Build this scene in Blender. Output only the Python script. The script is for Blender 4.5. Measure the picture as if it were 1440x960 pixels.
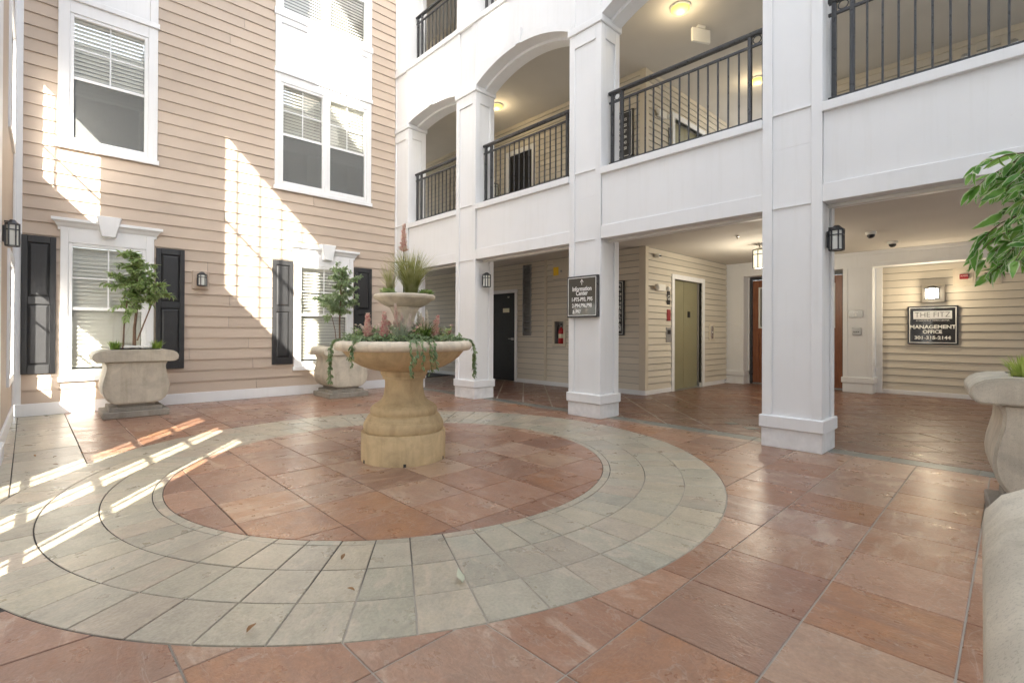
import bpy, bmesh, math, random
from mathutils import Vector, Matrix, Euler
random.seed(7)
RD = math.radians
for o in list(bpy.data.objects): bpy.data.objects.remove(o)
S = bpy.context.scene
COL = S.collection

# ------------------------------------------------------------------ camera, light, exposure
cam_d = bpy.data.cameras.new('camera'); cam = bpy.data.objects.new('camera', cam_d); COL.objects.link(cam)
S.camera = cam
YAW, PIT, ROL = RD(46.499), RD(0.228), RD(0.238)
fw = Vector((-math.sin(YAW)*math.cos(PIT), math.cos(YAW)*math.cos(PIT), math.sin(PIT)))
rt = Vector((math.cos(YAW), math.sin(YAW), 0)); up = rt.cross(fw)
r2 = rt*math.cos(ROL) + up*math.sin(ROL); u2 = -rt*math.sin(ROL) + up*math.cos(ROL)
cam.matrix_world = Matrix(((r2.x, u2.x, -fw.x, 0), (r2.y, u2.y, -fw.y, 0), (r2.z, u2.z, -fw.z, 1.15), (0, 0, 0, 1)))
cam_d.sensor_width = 36; cam_d.sensor_fit = 'HORIZONTAL'
cam_d.lens = 694.33/1440*36
cam_d.shift_y = (465.17-480)/1440
cam_d.clip_start = 0.05; cam_d.clip_end = 2000
SUN = Vector((-1.43, 1.0, -1.04)).normalized()          # direction the light travels
W = bpy.data.worlds.new('World'); S.world = W; W.use_nodes = True
wn = W.node_tree.nodes; wl = W.node_tree.links
sky = wn.new('ShaderNodeTexSky'); sky.sky_type = 'NISHITA'; sky.sun_disc = False
sky.sun_elevation = RD(30.8); sky.sun_rotation = RD(125); sky.dust_density = 3.0; sky.air_density = 1.0; sky.ozone_density = 1.0
hs = wn.new('ShaderNodeHueSaturation'); hs.inputs['Saturation'].default_value = 0.42
wl.new(sky.outputs[0], hs.inputs['Color']); wl.new(hs.outputs[0], wn['Background'].inputs[0])
wn['Background'].inputs[1].default_value = 0.15
sd = bpy.data.lights.new('sun', 'SUN'); sun = bpy.data.objects.new('sun', sd); COL.objects.link(sun)
sd.energy = 5.0; sd.angle = RD(0.5); sd.color = (1.0, 0.94, 0.85)
sun.rotation_euler = SUN.to_track_quat('-Z', 'Y').to_euler(); sun.location = (10, -8, 14)
S.view_settings.view_transform = 'Standard'; S.view_settings.look = 'None'; S.view_settings.gamma = 1.0
S.view_settings.exposure = 2.7
S.render.engine = 'CYCLES'
S.cycles.max_bounces = 6; S.cycles.diffuse_bounces = 4; S.cycles.glossy_bounces = 2; S.cycles.transparent_max_bounces = 8

# ------------------------------------------------------------------ materials
MATS = {}
def nt(name):
    m = bpy.data.materials.new(name); m.use_nodes = True; MATS[name] = m
    n = m.node_tree.nodes; return m, n, m.node_tree.links, n['Principled BSDF']
def coords(n, l, rand=True):
    tc = n.new('ShaderNodeTexCoord')
    if not rand: return tc.outputs['Object']
    oi = n.new('ShaderNodeObjectInfo'); mul = n.new('ShaderNodeMath'); mul.operation = 'MULTIPLY'; mul.inputs[1].default_value = 57.3
    l.new(oi.outputs['Random'], mul.inputs[0])
    ad = n.new('ShaderNodeVectorMath'); ad.operation = 'ADD'
    l.new(tc.outputs['Object'], ad.inputs[0]); l.new(mul.outputs[0], ad.inputs[1]); return ad.outputs[0]
def noise(n, l, vec, scale, detail=6, rough=.55, dist=0.0):
    t = n.new('ShaderNodeTexNoise'); t.inputs['Scale'].default_value = scale; t.inputs['Detail'].default_value = detail
    t.inputs['Roughness'].default_value = rough; t.inputs['Distortion'].default_value = dist
    l.new(vec, t.inputs['Vector']); return t.outputs['Fac']
def ramp(n, l, fac, stops, const=False):
    r = n.new('ShaderNodeValToRGB'); e = r.color_ramp.elements
    while len(e) < len(stops): e.new(0.5)
    for i, (p, c) in enumerate(stops):
        e[i].position = p; e[i].color = (*c, 1) if len(c) == 3 else c
    if const: r.color_ramp.interpolation = 'CONSTANT'
    l.new(fac, r.inputs[0]); return r.outputs[0]
def mix(n, l, a, b, fac, mode='MIX'):
    m = n.new('ShaderNodeMix'); m.data_type = 'RGBA'; m.blend_type = mode
    for sock, v in ((m.inputs[6], a), (m.inputs[7], b)):
        if isinstance(v, tuple): sock.default_value = (*v, 1)
        else: l.new(v, sock)
    if isinstance(fac, (int, float)): m.inputs[0].default_value = fac
    else: l.new(fac, m.inputs[0])
    return m.outputs[2]
def bump(n, l, h, strength, dist, b, prev=None):
    bp = n.new('ShaderNodeBump'); bp.inputs['Strength'].default_value = strength; bp.inputs['Distance'].default_value = dist
    l.new(h, bp.inputs['Height'])
    if prev: l.new(prev, bp.inputs['Normal'])
    if b: l.new(bp.outputs[0], b.inputs['Normal'])
    return bp.outputs[0]
def g3(v): return (v, v, v)
def paint(name, col, rough=.5, var=.08, scale=2.5, bmp=.05, bscale=60, metal=0, spec=.5):
    """painted or plain surface with a little mottling and relief"""
    m, n, l, b = nt(name); v = coords(n, l)
    f = noise(n, l, v, scale, 5)
    c = ramp(n, l, f, [(.3, tuple(x*(1-var) for x in col)), (.7, tuple(min(1, x*(1+var)) for x in col))])
    l.new(c, b.inputs['Base Color'])
    r = ramp(n, l, noise(n, l, v, scale*4, 4), [(.3, g3(rough*.85)), (.7, g3(min(1, rough*1.15)))]); l.new(r, b.inputs['Roughness'])
    b.inputs['Metallic'].default_value = metal; b.inputs['Specular IOR Level'].default_value = spec
    if bmp: bump(n, l, noise(n, l, v, bscale, 3), bmp, .004, b)
    return m
def white_wall():
    m, n, l, b = nt('white'); v = coords(n, l)
    mp = n.new('ShaderNodeMapping'); mp.inputs['Scale'].default_value = (9, 9, .5); l.new(v, mp.inputs[0])
    c = ramp(n, l, noise(n, l, v, 1.1, 4), [(.3, (.77, .77, .765)), (.7, (.82, .82, .815))])
    st = ramp(n, l, noise(n, l, mp.outputs[0], 1.6, 4, .6), [(.30, (.972, .97, .962)), (.48, g3(1))])      # faint rain streaks
    sp = ramp(n, l, noise(n, l, v, 34, 2, .7), [(.22, (.95, .945, .935)), (.30, g3(1))])                     # scuffs
    l.new(mix(n, l, mix(n, l, c, st, 1.0, 'MULTIPLY'), sp, 1.0, 'MULTIPLY'), b.inputs['Base Color'])
    b.inputs['Roughness'].default_value = .42
white_wall()
paint('white_base', (.76, .755, .745), .5, .12, 7)
paint('white_gloss', (.82, .82, .81), .3, .02)
paint('cream_trim', (.72, .70, .64), .5, .04)
paint('ceiling', (.60, .565, .51), .9, .05, 1.2, .25, 90)
paint('tan_trim', (.63, .56, .44), .5, .05)
paint('metal_black', (.045, .045, .047), .30, .1, 6, .05)
paint('plastic_black', (.02, .02, .021), .4, .1)
paint('plastic_white', (.78, .76, .70), .4, .03)
paint('chrome', (.7, .7, .7), .25, .05, 8, 0, 60, 1.0)
paint('galv', (.42, .42, .42), .45, .1, 8, .05, 60, .8)
paint('red_paint', (.55, .03, .03), .3, .05)
paint('dark_red', (.28, .03, .035), .4, .05)
paint('tag_paper', (.75, .7, .5), .6, .05)
paint('yellow_sticker', (.85, .55, .03), .5, .05)
paint('letter_white', (.85, .84, .80), .5, .02, 2.5, 0)
paint('letter_dark', (.05, .05, .055), .5, .02, 2.5, 0)
paint('sign_silver', (.60, .60, .60), .4, .03, 2.5, 0)
paint('elevator_olive', (.27, .25, .15), .35, .06, 3, .02, 60)
paint('black_door', (.012, .012, .013), .32, .2, 8, .05, 120)
paint('rubber_mat', (.015, .015, .016), .85, .2, 10, .4, 200)
paint('interior', (.30, .29, .27), .9, .1)
paint('screen', (.23, .235, .23), .7, .06, 3, .2, 500)
paint('blind', (.80, .79, .74), .5, .03)
paint('pebble_white', (.75, .73, .68), .6, .1, 8)
paint('stem_green', (.12, .16, .05), .6, .2)
paint('bark', (.18, .11, .07), .85, .35, 14, .6, 30)
paint('dead_leaf', (.25, .13, .05), .8, .35, 12)
paint('pale_leaf', (.50, .50, .36), .8, .2, 12)
paint('concrete_far', (.33, .32, .30), .9, .12, .4, .2, 30)

def siding(name, col, grain):
    m, n, l, b = nt(name); v = coords(n, l)
    oi = n.new('ShaderNodeObjectInfo')
    c1 = ramp(n, l, noise(n, l, v, 1.1, 5), [(.25, tuple(x*.93 for x in col)), (.75, tuple(x*1.05 for x in col))])
    c2 = ramp(n, l, oi.outputs['Random'], [(0, g3(.95)), (1, g3(1.04))])
    l.new(mix(n, l, c1, c2, 1.0, 'MULTIPLY'), b.inputs['Base Color'])
    b.inputs['Roughness'].default_value = .6
    mp = n.new('ShaderNodeMapping'); mp.inputs['Scale'].default_value = (6, 1.2, 9) if grain == 'Y' else (1.2, 6, 9)
    l.new(v, mp.inputs[0]); bump(n, l, noise(n, l, mp.outputs[0], 14, 3), .18, .004, b)
siding('siding_peach', (.515, .417, .328), 'Y')
siding('siding_tan_x', (.65, .59, .485), 'X')
siding('siding_tan_y', (.63, .575, .475), 'Y')

def slate(name, cols, rough):
    m, n, l, b = nt(name); v = coords(n, l); oi = n.new('ShaderNodeObjectInfo')
    k = len(cols)
    base = ramp(n, l, oi.outputs['Random'], [(i/(k-1), c) for i, c in enumerate(cols)])
    # second, shifted pick so patches inside a tile differ
    rr = n.new('ShaderNodeMath'); rr.operation = 'FRACT'; r7 = n.new('ShaderNodeMath'); r7.operation = 'MULTIPLY'; r7.inputs[1].default_value = 7.31
    l.new(oi.outputs['Random'], r7.inputs[0]); l.new(r7.outputs[0], rr.inputs[0])
    other = ramp(n, l, rr.outputs[0], [(i/(k-1), c) for i, c in enumerate(cols[1:]+cols[:1])])
    mp = n.new('ShaderNodeMapping'); mp.inputs['Rotation'].default_value = (0, 0, .5); mp.inputs['Scale'].default_value = (1, 2.3, 1); l.new(v, mp.inputs[0])
    f1 = noise(n, l, mp.outputs[0], 2.6, 5, .62, 1.1)
    pf = ramp(n, l, f1, [(.38, g3(0)), (.66, g3(.7))])
    c = mix(n, l, base, other, pf)
    f2 = noise(n, l, v, 9, 5, .7, .4)
    c = mix(n, l, c, ramp(n, l, f2, [(.25, g3(.82)), (.5, g3(1.0)), (.78, g3(1.16))]), 1.0, 'MULTIPLY')
    # pale cleft patches on some tiles
    f5 = noise(n, l, mp.outputs[0], 3.4, 6, .6, .9)
    r13 = n.new('ShaderNodeMath'); r13.operation = 'MULTIPLY'; r13.inputs[1].default_value = 13.7; l.new(oi.outputs['Random'], r13.inputs[0])
    rf = n.new('ShaderNodeMath'); rf.operation = 'FRACT'; l.new(r13.outputs[0], rf.inputs[0])
    pm = n.new('ShaderNodeMath'); pm.operation = 'MULTIPLY'
    l.new(ramp(n, l, f5, [(.52, g3(0)), (.62, g3(.6))]), pm.inputs[0]); l.new(ramp(n, l, rf.outputs[0], [(.35, g3(.12)), (.75, g3(1))]), pm.inputs[1])
    c = mix(n, l, c, mix(n, l, c, (.62, .50, .38), .6), pm.outputs[0])
    f4 = noise(n, l, v, 70, 2, .6)
    c = mix(n, l, c, ramp(n, l, f4, [(.3, g3(.88)), (.7, g3(1.1))]), 1.0, 'MULTIPLY')
    # pale dusty veins where layers have split
    vn = n.new('ShaderNodeTexNoise'); vn.inputs['Scale'].default_value = 2.2; vn.inputs['Detail'].default_value = 4; vn.inputs['Distortion'].default_value = 1.6
    l.new(mp.outputs[0], vn.inputs['Vector'])
    vein = ramp(n, l, vn.outputs['Fac'], [(.49, g3(0)), (.5, g3(.38)), (.508, g3(0))])
    c = mix(n, l, c, (.45, .38, .31), vein)
    l.new(c, b.inputs['Base Color'])
    l.new(ramp(n, l, noise(n, l, v, 5, 4, .65), [(.3, g3(rough*.75)), (.7, g3(rough*1.35))]), b.inputs['Roughness'])
    b.inputs['Coat Weight'].default_value = .18; b.inputs['Coat Roughness'].default_value = .25
    # cleft steps + fine grain
    st = n.new('ShaderNodeMath'); st.operation = 'MULTIPLY'; st.inputs[1].default_value = .5; l.new(f1, st.inputs[0])
    ad = n.new('ShaderNodeMath'); ad.operation = 'ADD'; ml = n.new('ShaderNodeMath'); ml.operation = 'MULTIPLY'; ml.inputs[1].default_value = .8
    l.new(f2, ml.inputs[0]); l.new(st.outputs[0], ad.inputs[0]); l.new(ml.outputs[0], ad.inputs[1])
    mp2 = n.new('ShaderNodeMapping'); mp2.inputs['Scale'].default_value = (1, 2.0, 1); mp2.inputs['Rotation'].default_value = (0, 0, .9); l.new(v, mp2.inputs[0])
    p = bump(n, l, ad.outputs[0], .28, .02, None); p = bump(n, l, noise(n, l, mp2.outputs[0], 22, 3, .6, 1.2), .22, .012, None, p); bump(n, l, noise(n, l, v, 60, 3, .65, .5), .12, .005, b, p)
slate('slate_red', [(.24, .11, .06), (.37, .205, .13), (.25, .135, .09), (.44, .29, .19), (.215, .115, .085), (.34, .155, .07), (.36, .22, .155), (.27, .12, .065)], .31)
slate('slate_green', [(.44, .385, .275), (.35, .325, .245), (.46, .385, .275), (.38, .355, .275), (.44, .35, .26), (.31, .275, .21), (.42, .375, .285)], .32)
slate('slate_red_shaded', [(.17, .078, .05), (.21, .095, .058), (.15, .075, .054), (.25, .12, .07)], .33)  # red slate again, with the breezeway shade put into its colours
slate('slate_grey', [(.17, .18, .16), (.19, .20, .175), (.15, .165, .15)], .38)

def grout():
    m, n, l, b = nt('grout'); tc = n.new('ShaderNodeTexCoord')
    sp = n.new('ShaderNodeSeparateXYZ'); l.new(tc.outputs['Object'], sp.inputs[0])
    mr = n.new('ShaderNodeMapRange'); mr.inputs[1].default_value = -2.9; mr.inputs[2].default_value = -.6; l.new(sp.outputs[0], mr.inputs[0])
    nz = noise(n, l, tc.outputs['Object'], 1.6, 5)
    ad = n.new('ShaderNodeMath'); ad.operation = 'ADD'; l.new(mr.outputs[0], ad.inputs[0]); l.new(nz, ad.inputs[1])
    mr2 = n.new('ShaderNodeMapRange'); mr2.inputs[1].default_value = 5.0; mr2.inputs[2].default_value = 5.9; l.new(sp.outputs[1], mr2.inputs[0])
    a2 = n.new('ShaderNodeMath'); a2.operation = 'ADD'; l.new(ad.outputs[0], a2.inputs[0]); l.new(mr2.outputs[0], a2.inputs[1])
    l.new(ramp(n, l, a2.outputs[0], [(.66, (.035, .03, .026)), (.98, (.38, .34, .28))]), b.inputs['Base Color'])  # dark colour at the left mixes dirt with painted joint shadow
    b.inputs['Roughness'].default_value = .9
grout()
paint('grout_pale', (.46, .42, .36), .9, .25, 5)

def stone(name, col, sp):
    m, n, l, b = nt(name); v = coords(n, l)
    c = ramp(n, l, noise(n, l, v, 3, 6), [(.3, tuple(x*.88 for x in col)), (.7, tuple(x*1.08 for x in col))])
    s = ramp(n, l, noise(n, l, v, 260, 2, .7), [(.34, g3(sp)), (.46, g3(1))])
    c = mix(n, l, c, s, 1.0, 'MULTIPLY')
    d = ramp(n, l, noise(n, l, v, 5, 9, .7, .6), [(.35, g3(.80)), (.6, g3(1.04))])
    c = mix(n, l, c, d, 1.0, 'MULTIPLY')
    mp = n.new('ShaderNodeMapping'); mp.inputs['Scale'].default_value = (8, 8, .7); l.new(v, mp.inputs[0])
    c = mix(n, l, c, ramp(n, l, noise(n, l, mp.outputs[0], 1.8, 5, .65), [(.34, (.90, .885, .86)), (.52, g3(1.02))]), 1.0, 'MULTIPLY')   # water streaks
    l.new(c, b.inputs['Base Color']); b.inputs['Roughness'].default_value = .85
    p = bump(n, l, noise(n, l, v, 260, 3), .3, .002, None); bump(n, l, noise(n, l, v, 14, 5), .12, .01, b, p)
stone('planter_stone', (.58, .525, .42), .78)
stone('planter_base', (.30, .27, .225), .7)
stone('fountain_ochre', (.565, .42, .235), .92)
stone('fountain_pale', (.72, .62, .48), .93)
stone('soil', (.06, .045, .035), .5)

def wood_grain(name, c1, c2, rough, sc=(30, 30, 2)):
    m, n, l, b = nt(name); v = coords(n, l)
    mp = n.new('ShaderNodeMapping'); mp.inputs['Scale'].default_value = sc; l.new(v, mp.inputs[0])
    f = noise(n, l, mp.outputs[0], 1.5, 8, .6, 1.2)
    l.new(ramp(n, l, f, [(.3, c1), (.7, c2)]), b.inputs['Base Color']); b.inputs['Roughness'].default_value = rough
    bump(n, l, f, .25, .003, b)
wood_grain('wood_door', (.17, .055, .025), (.30, .115, .05), .4)
wood_grain('shutter_black', (.022, .022, .023), (.034, .034, .035), .42, (60, 60, 4))

def glass(name, tint, refl=1.0):
    m, n, l, b = nt(name); n.remove(b)
    tr = n.new('ShaderNodeBsdfTransparent'); tr.inputs[0].default_value = (*tint, 1)
    gl = n.new('ShaderNodeBsdfGlossy'); gl.inputs['Roughness'].default_value = .02; gl.inputs[0].default_value = (refl, refl, refl, 1)
    fr = n.new('ShaderNodeFresnel'); ge = n.new('ShaderNodeNewGeometry'); mr = n.new('ShaderNodeMapRange')
    mr.inputs[3].default_value = 1.5; mr.inputs[4].default_value = 1/1.5                  # thin sheet: same Fresnel from both sides
    l.new(ge.outputs['Backfacing'], mr.inputs[0]); l.new(mr.outputs[0], fr.inputs[0])
    mx = n.new('ShaderNodeMixShader'); l.new(fr.outputs[0], mx.inputs[0]); l.new(tr.outputs[0], mx.inputs[1]); l.new(gl.outputs[0], mx.inputs[2])
    l.new(mx.outputs[0], n['Material Output'].inputs[0])
glass('window_glass', (.89, .89, .87))
glass('sun_dim_glass', (.95, .95, .94))  # tint put in to dim sun through the unseen openings
glass('frosted', (.8, .8, .76))
def emit(name, col, st):
    m, n, l, b = nt(name); b.inputs['Base Color'].default_value = (*col, 1)
    b.inputs['Emission Color'].default_value = (*col, 1); b.inputs['Emission Strength'].default_value = st
emit('lamp_yellow', (1.0, .80, .18), .20)
emit('lamp_white', (1.0, .95, .84), .55)
emit('lamp_soft', (1.0, .95, .70), .16)
def milk(name):
    m, n, l, b = nt(name); b.inputs['Base Color'].default_value = (.72, .72, .66, 1); b.inputs['Roughness'].default_value = .25
milk('milk_glass')
def sign_face(name, col):
    m, n, l, b = nt(name); b.inputs['Base Color'].default_value = (*col, 1); b.inputs['Roughness'].default_value = .06
    b.inputs['Specular IOR Level'].default_value = .9
sign_face('sign_black', (.018, .018, .02)); sign_face('sign_bronze', (.085, .08, .065))

def leafmat(name, stops, cream, edge, spread=1.0, nscale=14):
    m, n, l, b = nt(name)
    tc = n.new('ShaderNodeTexCoord'); oi = n.new('ShaderNodeObjectInfo')
    v = coords(n, l)
    wh = n.new('ShaderNodeTexNoise'); wh.inputs['Scale'].default_value = nscale; wh.inputs['Detail'].default_value = 1; l.new(v, wh.inputs['Vector'])
    ad = n.new('ShaderNodeMath'); ad.operation = 'ADD'; l.new(wh.outputs['Fac'], ad.inputs[0])
    sc = n.new('ShaderNodeMath'); sc.operation = 'MULTIPLY_ADD'; sc.inputs[1].default_value = .5*spread; sc.inputs[2].default_value = -.25*spread
    l.new(oi.outputs['Random'], sc.inputs[0]); l.new(sc.outputs[0], ad.inputs[1])
    c = ramp(n, l, ad.outputs[0], stops)
    if cream:
        sp = n.new('ShaderNodeSeparateXYZ'); l.new(tc.outputs['UV'], sp.inputs[0])
        s1 = n.new('ShaderNodeMath'); s1.operation = 'SUBTRACT'; s1.inputs[1].default_value = .5; l.new(sp.outputs[0], s1.inputs[0])
        ab = n.new('ShaderNodeMath'); ab.operation = 'ABSOLUTE'; l.new(s1.outputs[0], ab.inputs[0])
        wob = n.new('ShaderNodeMath'); wob.operation = 'MULTIPLY_ADD'; wob.inputs[1].default_value = .22; wob.inputs[2].default_value = -.11
        l.new(noise(n, l, v, 40, 3), wob.inputs[0])
        s2 = n.new('ShaderNodeMath'); s2.operation = 'ADD'; l.new(ab.outputs[0], s2.inputs[0]); l.new(wob.outputs[0], s2.inputs[1])
        c = mix(n, l, c, cream, ramp(n, l, s2.outputs[0], [(edge, g3(0)), (edge+.05, g3(1))]))
    l.new(c, b.inputs['Base Color']); b.inputs['Roughness'].default_value = .42
    tl = n.new('ShaderNodeBsdfTranslucent'); l.new(c, tl.inputs[0])
    mx = n.new('ShaderNodeMixShader'); mx.inputs[0].default_value = .48
    l.new(b.outputs[0], mx.inputs[1]); l.new(tl.outputs[0], mx.inputs[2]); l.new(mx.outputs[0], n['Material Output'].inputs[0])
leafmat('ficus_leaf', [(.25, (.13, .24, .06)), (.5, (.25, .39, .11)), (.75, (.38, .50, .20))], (.52, .58, .36), .36)
leafmat('ficus_big_leaf', [(.2, (.09, .26, .045)), (.5, (.19, .42, .08)), (.8, (.33, .54, .13))], (.62, .70, .45), .33)
leafmat('pale_ficus_leaf', [(.25, (.26, .38, .16)), (.5, (.38, .50, .24)), (.75, (.50, .60, .34))], (.62, .68, .50), .32)
leafmat('vine_leaf', [(.25, (.16, .25, .11)), (.5, (.28, .38, .17)), (.75, (.42, .50, .27))], (.45, .50, .36), .39)
leafmat('grass_blade', [(.25, (.28, .29, .09)), (.5, (.44, .44, .18)), (.75, (.60, .56, .32))], None, 0)
leafmat('bright_grass', [(.25, (.14, .24, .04)), (.5, (.28, .40, .07)), (.75, (.48, .56, .14))], None, 0)
leafmat('succulent', [(.25, (.18, .30, .08)), (.5, (.34, .46, .15)), (.75, (.52, .60, .28))], None, 0)
leafmat('petal_pink', [(.32, (.68, .30, .28)), (.48, (.80, .48, .42)), (.62, (.86, .70, .58))], None, 0, .3, 55)
leafmat('petal_white', [(.25, (.70, .60, .46)), (.5, (.78, .72, .60)), (.75, (.80, .76, .66))], None, 0)
leafmat('petal_blush', [(.25, (.70, .45, .38)), (.5, (.78, .60, .52)), (.75, (.80, .70, .62))], None, 0)

# ------------------------------------------------------------------ mesh helpers
def link(name, data, parent=None, loc=None):
    o = bpy.data.objects.new(name, data); COL.objects.link(o)
    if parent:
        o.parent = parent
        if parent.name in WORLDT: o.matrix_parent_inverse = Matrix.Translation(-parent.location)
    if loc: o.location = loc
    return o
WORLDT = set()                               # things whose parts are laid out in world coordinates
class MB:
    def __init__(s, T=None): s.v = []; s.f = []; s.uv = []; s.T = T
    def add(s, vs, fs):
        k = len(s.v); s.v += [tuple(s.T(*p)) if s.T else tuple(p) for p in vs]; s.f += [tuple(i+k for i in f) for f in fs]; return s
    def box(s, a0, a1, b0, b1, c0, c1):
        return s.add([(a0, b0, c0), (a1, b0, c0), (a1, b1, c0), (a0, b1, c0), (a0, b0, c1), (a1, b0, c1), (a1, b1, c1), (a0, b1, c1)],
                     [(0, 3, 2, 1), (4, 5, 6, 7), (0, 1, 5, 4), (1, 2, 6, 5), (2, 3, 7, 6), (3, 0, 4, 7)])
    def prism(s, poly, lo, hi, order='ubz'):
        """poly in (p,q); extruded along the remaining axis"""
        def P(p, q, h):
            return {'xz_y': (p, h, q), 'yz_x': (h, p, q), 'xy_z': (p, q, h)}[order]
        n = len(poly)
        return s.add([P(*p, lo) for p in poly]+[P(*p, hi) for p in poly],
                     [tuple(range(n))[::-1], tuple(range(n, 2*n))]+[(i, (i+1) % n, n+(i+1) % n, n+i) for i in range(n)])
    def lathe(s, prof, c=(0, 0), seg=48, a0=0, cap=True):
        n = len(prof); vs = []
        for i in range(seg):
            a = 2*math.pi*i/seg + a0
            vs += [(c[0]+r*math.cos(a), c[1]+r*math.sin(a), z) for r, z in prof]
        fs = [(i*n+j, ((i+1) % seg)*n+j, ((i+1) % seg)*n+j+1, i*n+j+1) for i in range(seg) for j in range(n-1)]
        if cap: fs += [tuple(i*n for i in range(seg))[::-1], tuple(i*n+n-1 for i in range(seg))]
        return s.add(vs, fs)
    def tube(s, path, rad, seg=8):
        pts = [Vector(p) for p in path]; n = len(pts); vs = []
        rads = rad if isinstance(rad, (list, tuple)) else [rad]*n
        for i, p in enumerate(pts):
            d = (pts[min(i+1, n-1)]-pts[max(i-1, 0)]).normalized()
            a = d.orthogonal().normalized() if i == 0 else (a - d*a.dot(d)).normalized()
            bb = d.cross(a)
            vs += [tuple(p+(a*math.cos(2*math.pi*k/seg)+bb*math.sin(2*math.pi*k/seg))*rads[i]) for k in range(seg)]
        fs = [(i*seg+k, i*seg+(k+1) % seg, (i+1)*seg+(k+1) % seg, (i+1)*seg+k) for i in range(n-1) for k in range(seg)]
        fs += [tuple(range(seg))[::-1], tuple((n-1)*seg+k for k in range(seg))]
        return s.add(vs, fs)
    def ball(s, c, r, seg=8, rings=5, sq=(1, 1, 1)):
        pr = [(math.sin(math.pi*i/rings), -math.cos(math.pi*i/rings)) for i in range(rings+1)]
        vs = [(c[0]+r*sq[0]*p*math.cos(2*math.pi*k/seg), c[1]+r*sq[1]*p*math.sin(2*math.pi*k/seg), c[2]+r*sq[2]*z) for k in range(seg) for p, z in pr]
        n = rings+1
        return s.add(vs, [(k*n+j, ((k+1) % seg)*n+j, ((k+1) % seg)*n+j+1, k*n+j+1) for k in range(seg) for j in range(rings)])
    def mesh(s, name, mat, smooth=False, bevel=0, merge=False, bseg=1):
        me = bpy.data.meshes.new(name); me.from_pydata(s.v, [], s.f)
        bm = bmesh.new(); bm.from_mesh(me)
        if merge: bmesh.ops.remove_doubles(bm, verts=bm.verts, dist=1e-5)
        bmesh.ops.recalc_face_normals(bm, faces=bm.faces)
        if bevel:
            ed = [e for e in bm.edges if len(e.link_faces) == 2 and e.calc_face_angle(0) > .5]
            bmesh.ops.bevel(bm, geom=ed, offset=bevel, segments=bseg, affect='EDGES', clamp_overlap=True)
        bm.to_mesh(me); bm.free()
        if s.uv:
            ul = me.uv_layers.new(name='UVMap')
            for i, t in enumerate(s.uv): ul.data[i].uv = t
        me.materials.append(MATS[mat])
        if smooth:
            for p in me.polygons: p.use_smooth = True
            try: me.set_sharp_from_angle(angle=RD(38))
            except Exception: pass
        return me
    def build(s, name, mat, parent=None, smooth=False, bevel=0, loc=None, merge=False, bseg=1):
        return link(name, s.mesh(name, mat, smooth, bevel, merge, bseg), parent, loc)
def tag(o, label, cat, group=None, kind=None):
    o['label'] = label; o['category'] = cat
    if group: o['group'] = group
    if kind: o['kind'] = kind
    return o
def thing(name, label, cat, loc=(0, 0, 0), group=None, rz=0, world=False):
    o = link(name, None, None, loc); o.rotation_euler.z = rz; o.empty_display_size = .1
    if world: WORLDT.add(o.name)
    return tag(o, label, cat, group)
def struct(o): o['kind'] = 'structure'; return o
def copy_tree(o, parent=None):
    c = o.copy(); COL.objects.link(c)
    c.parent = parent
    for ch in [x for x in bpy.data.objects if x.parent == o]: copy_tree(ch, c)
    return c
def cells(x0, x1, z0, z1, ops):
    """rectangle minus rectangular openings -> list of rectangles"""
    ops = [o for o in ops if o[3] > z0 and o[2] < z1]
    xs = sorted({x0, x1, *[min(max(v, x0), x1) for o in ops for v in o[:2]]})
    out = []
    for a, b in zip(xs, xs[1:]):
        if b-a < 1e-6: continue
        m = (a+b)/2; cut = sorted((max(o[2], z0), min(o[3], z1)) for o in ops if o[0] < m < o[1] and o[3] > z0 and o[2] < z1)
        z = z0
        for c0, c1 in cut:
            if c0 > z+1e-6: out.append((a, b, z, c0))
            z = max(z, c1)
        if z < z1-1e-6: out.append((a, b, z, z1))
    return out
_bcache = {}
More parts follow.
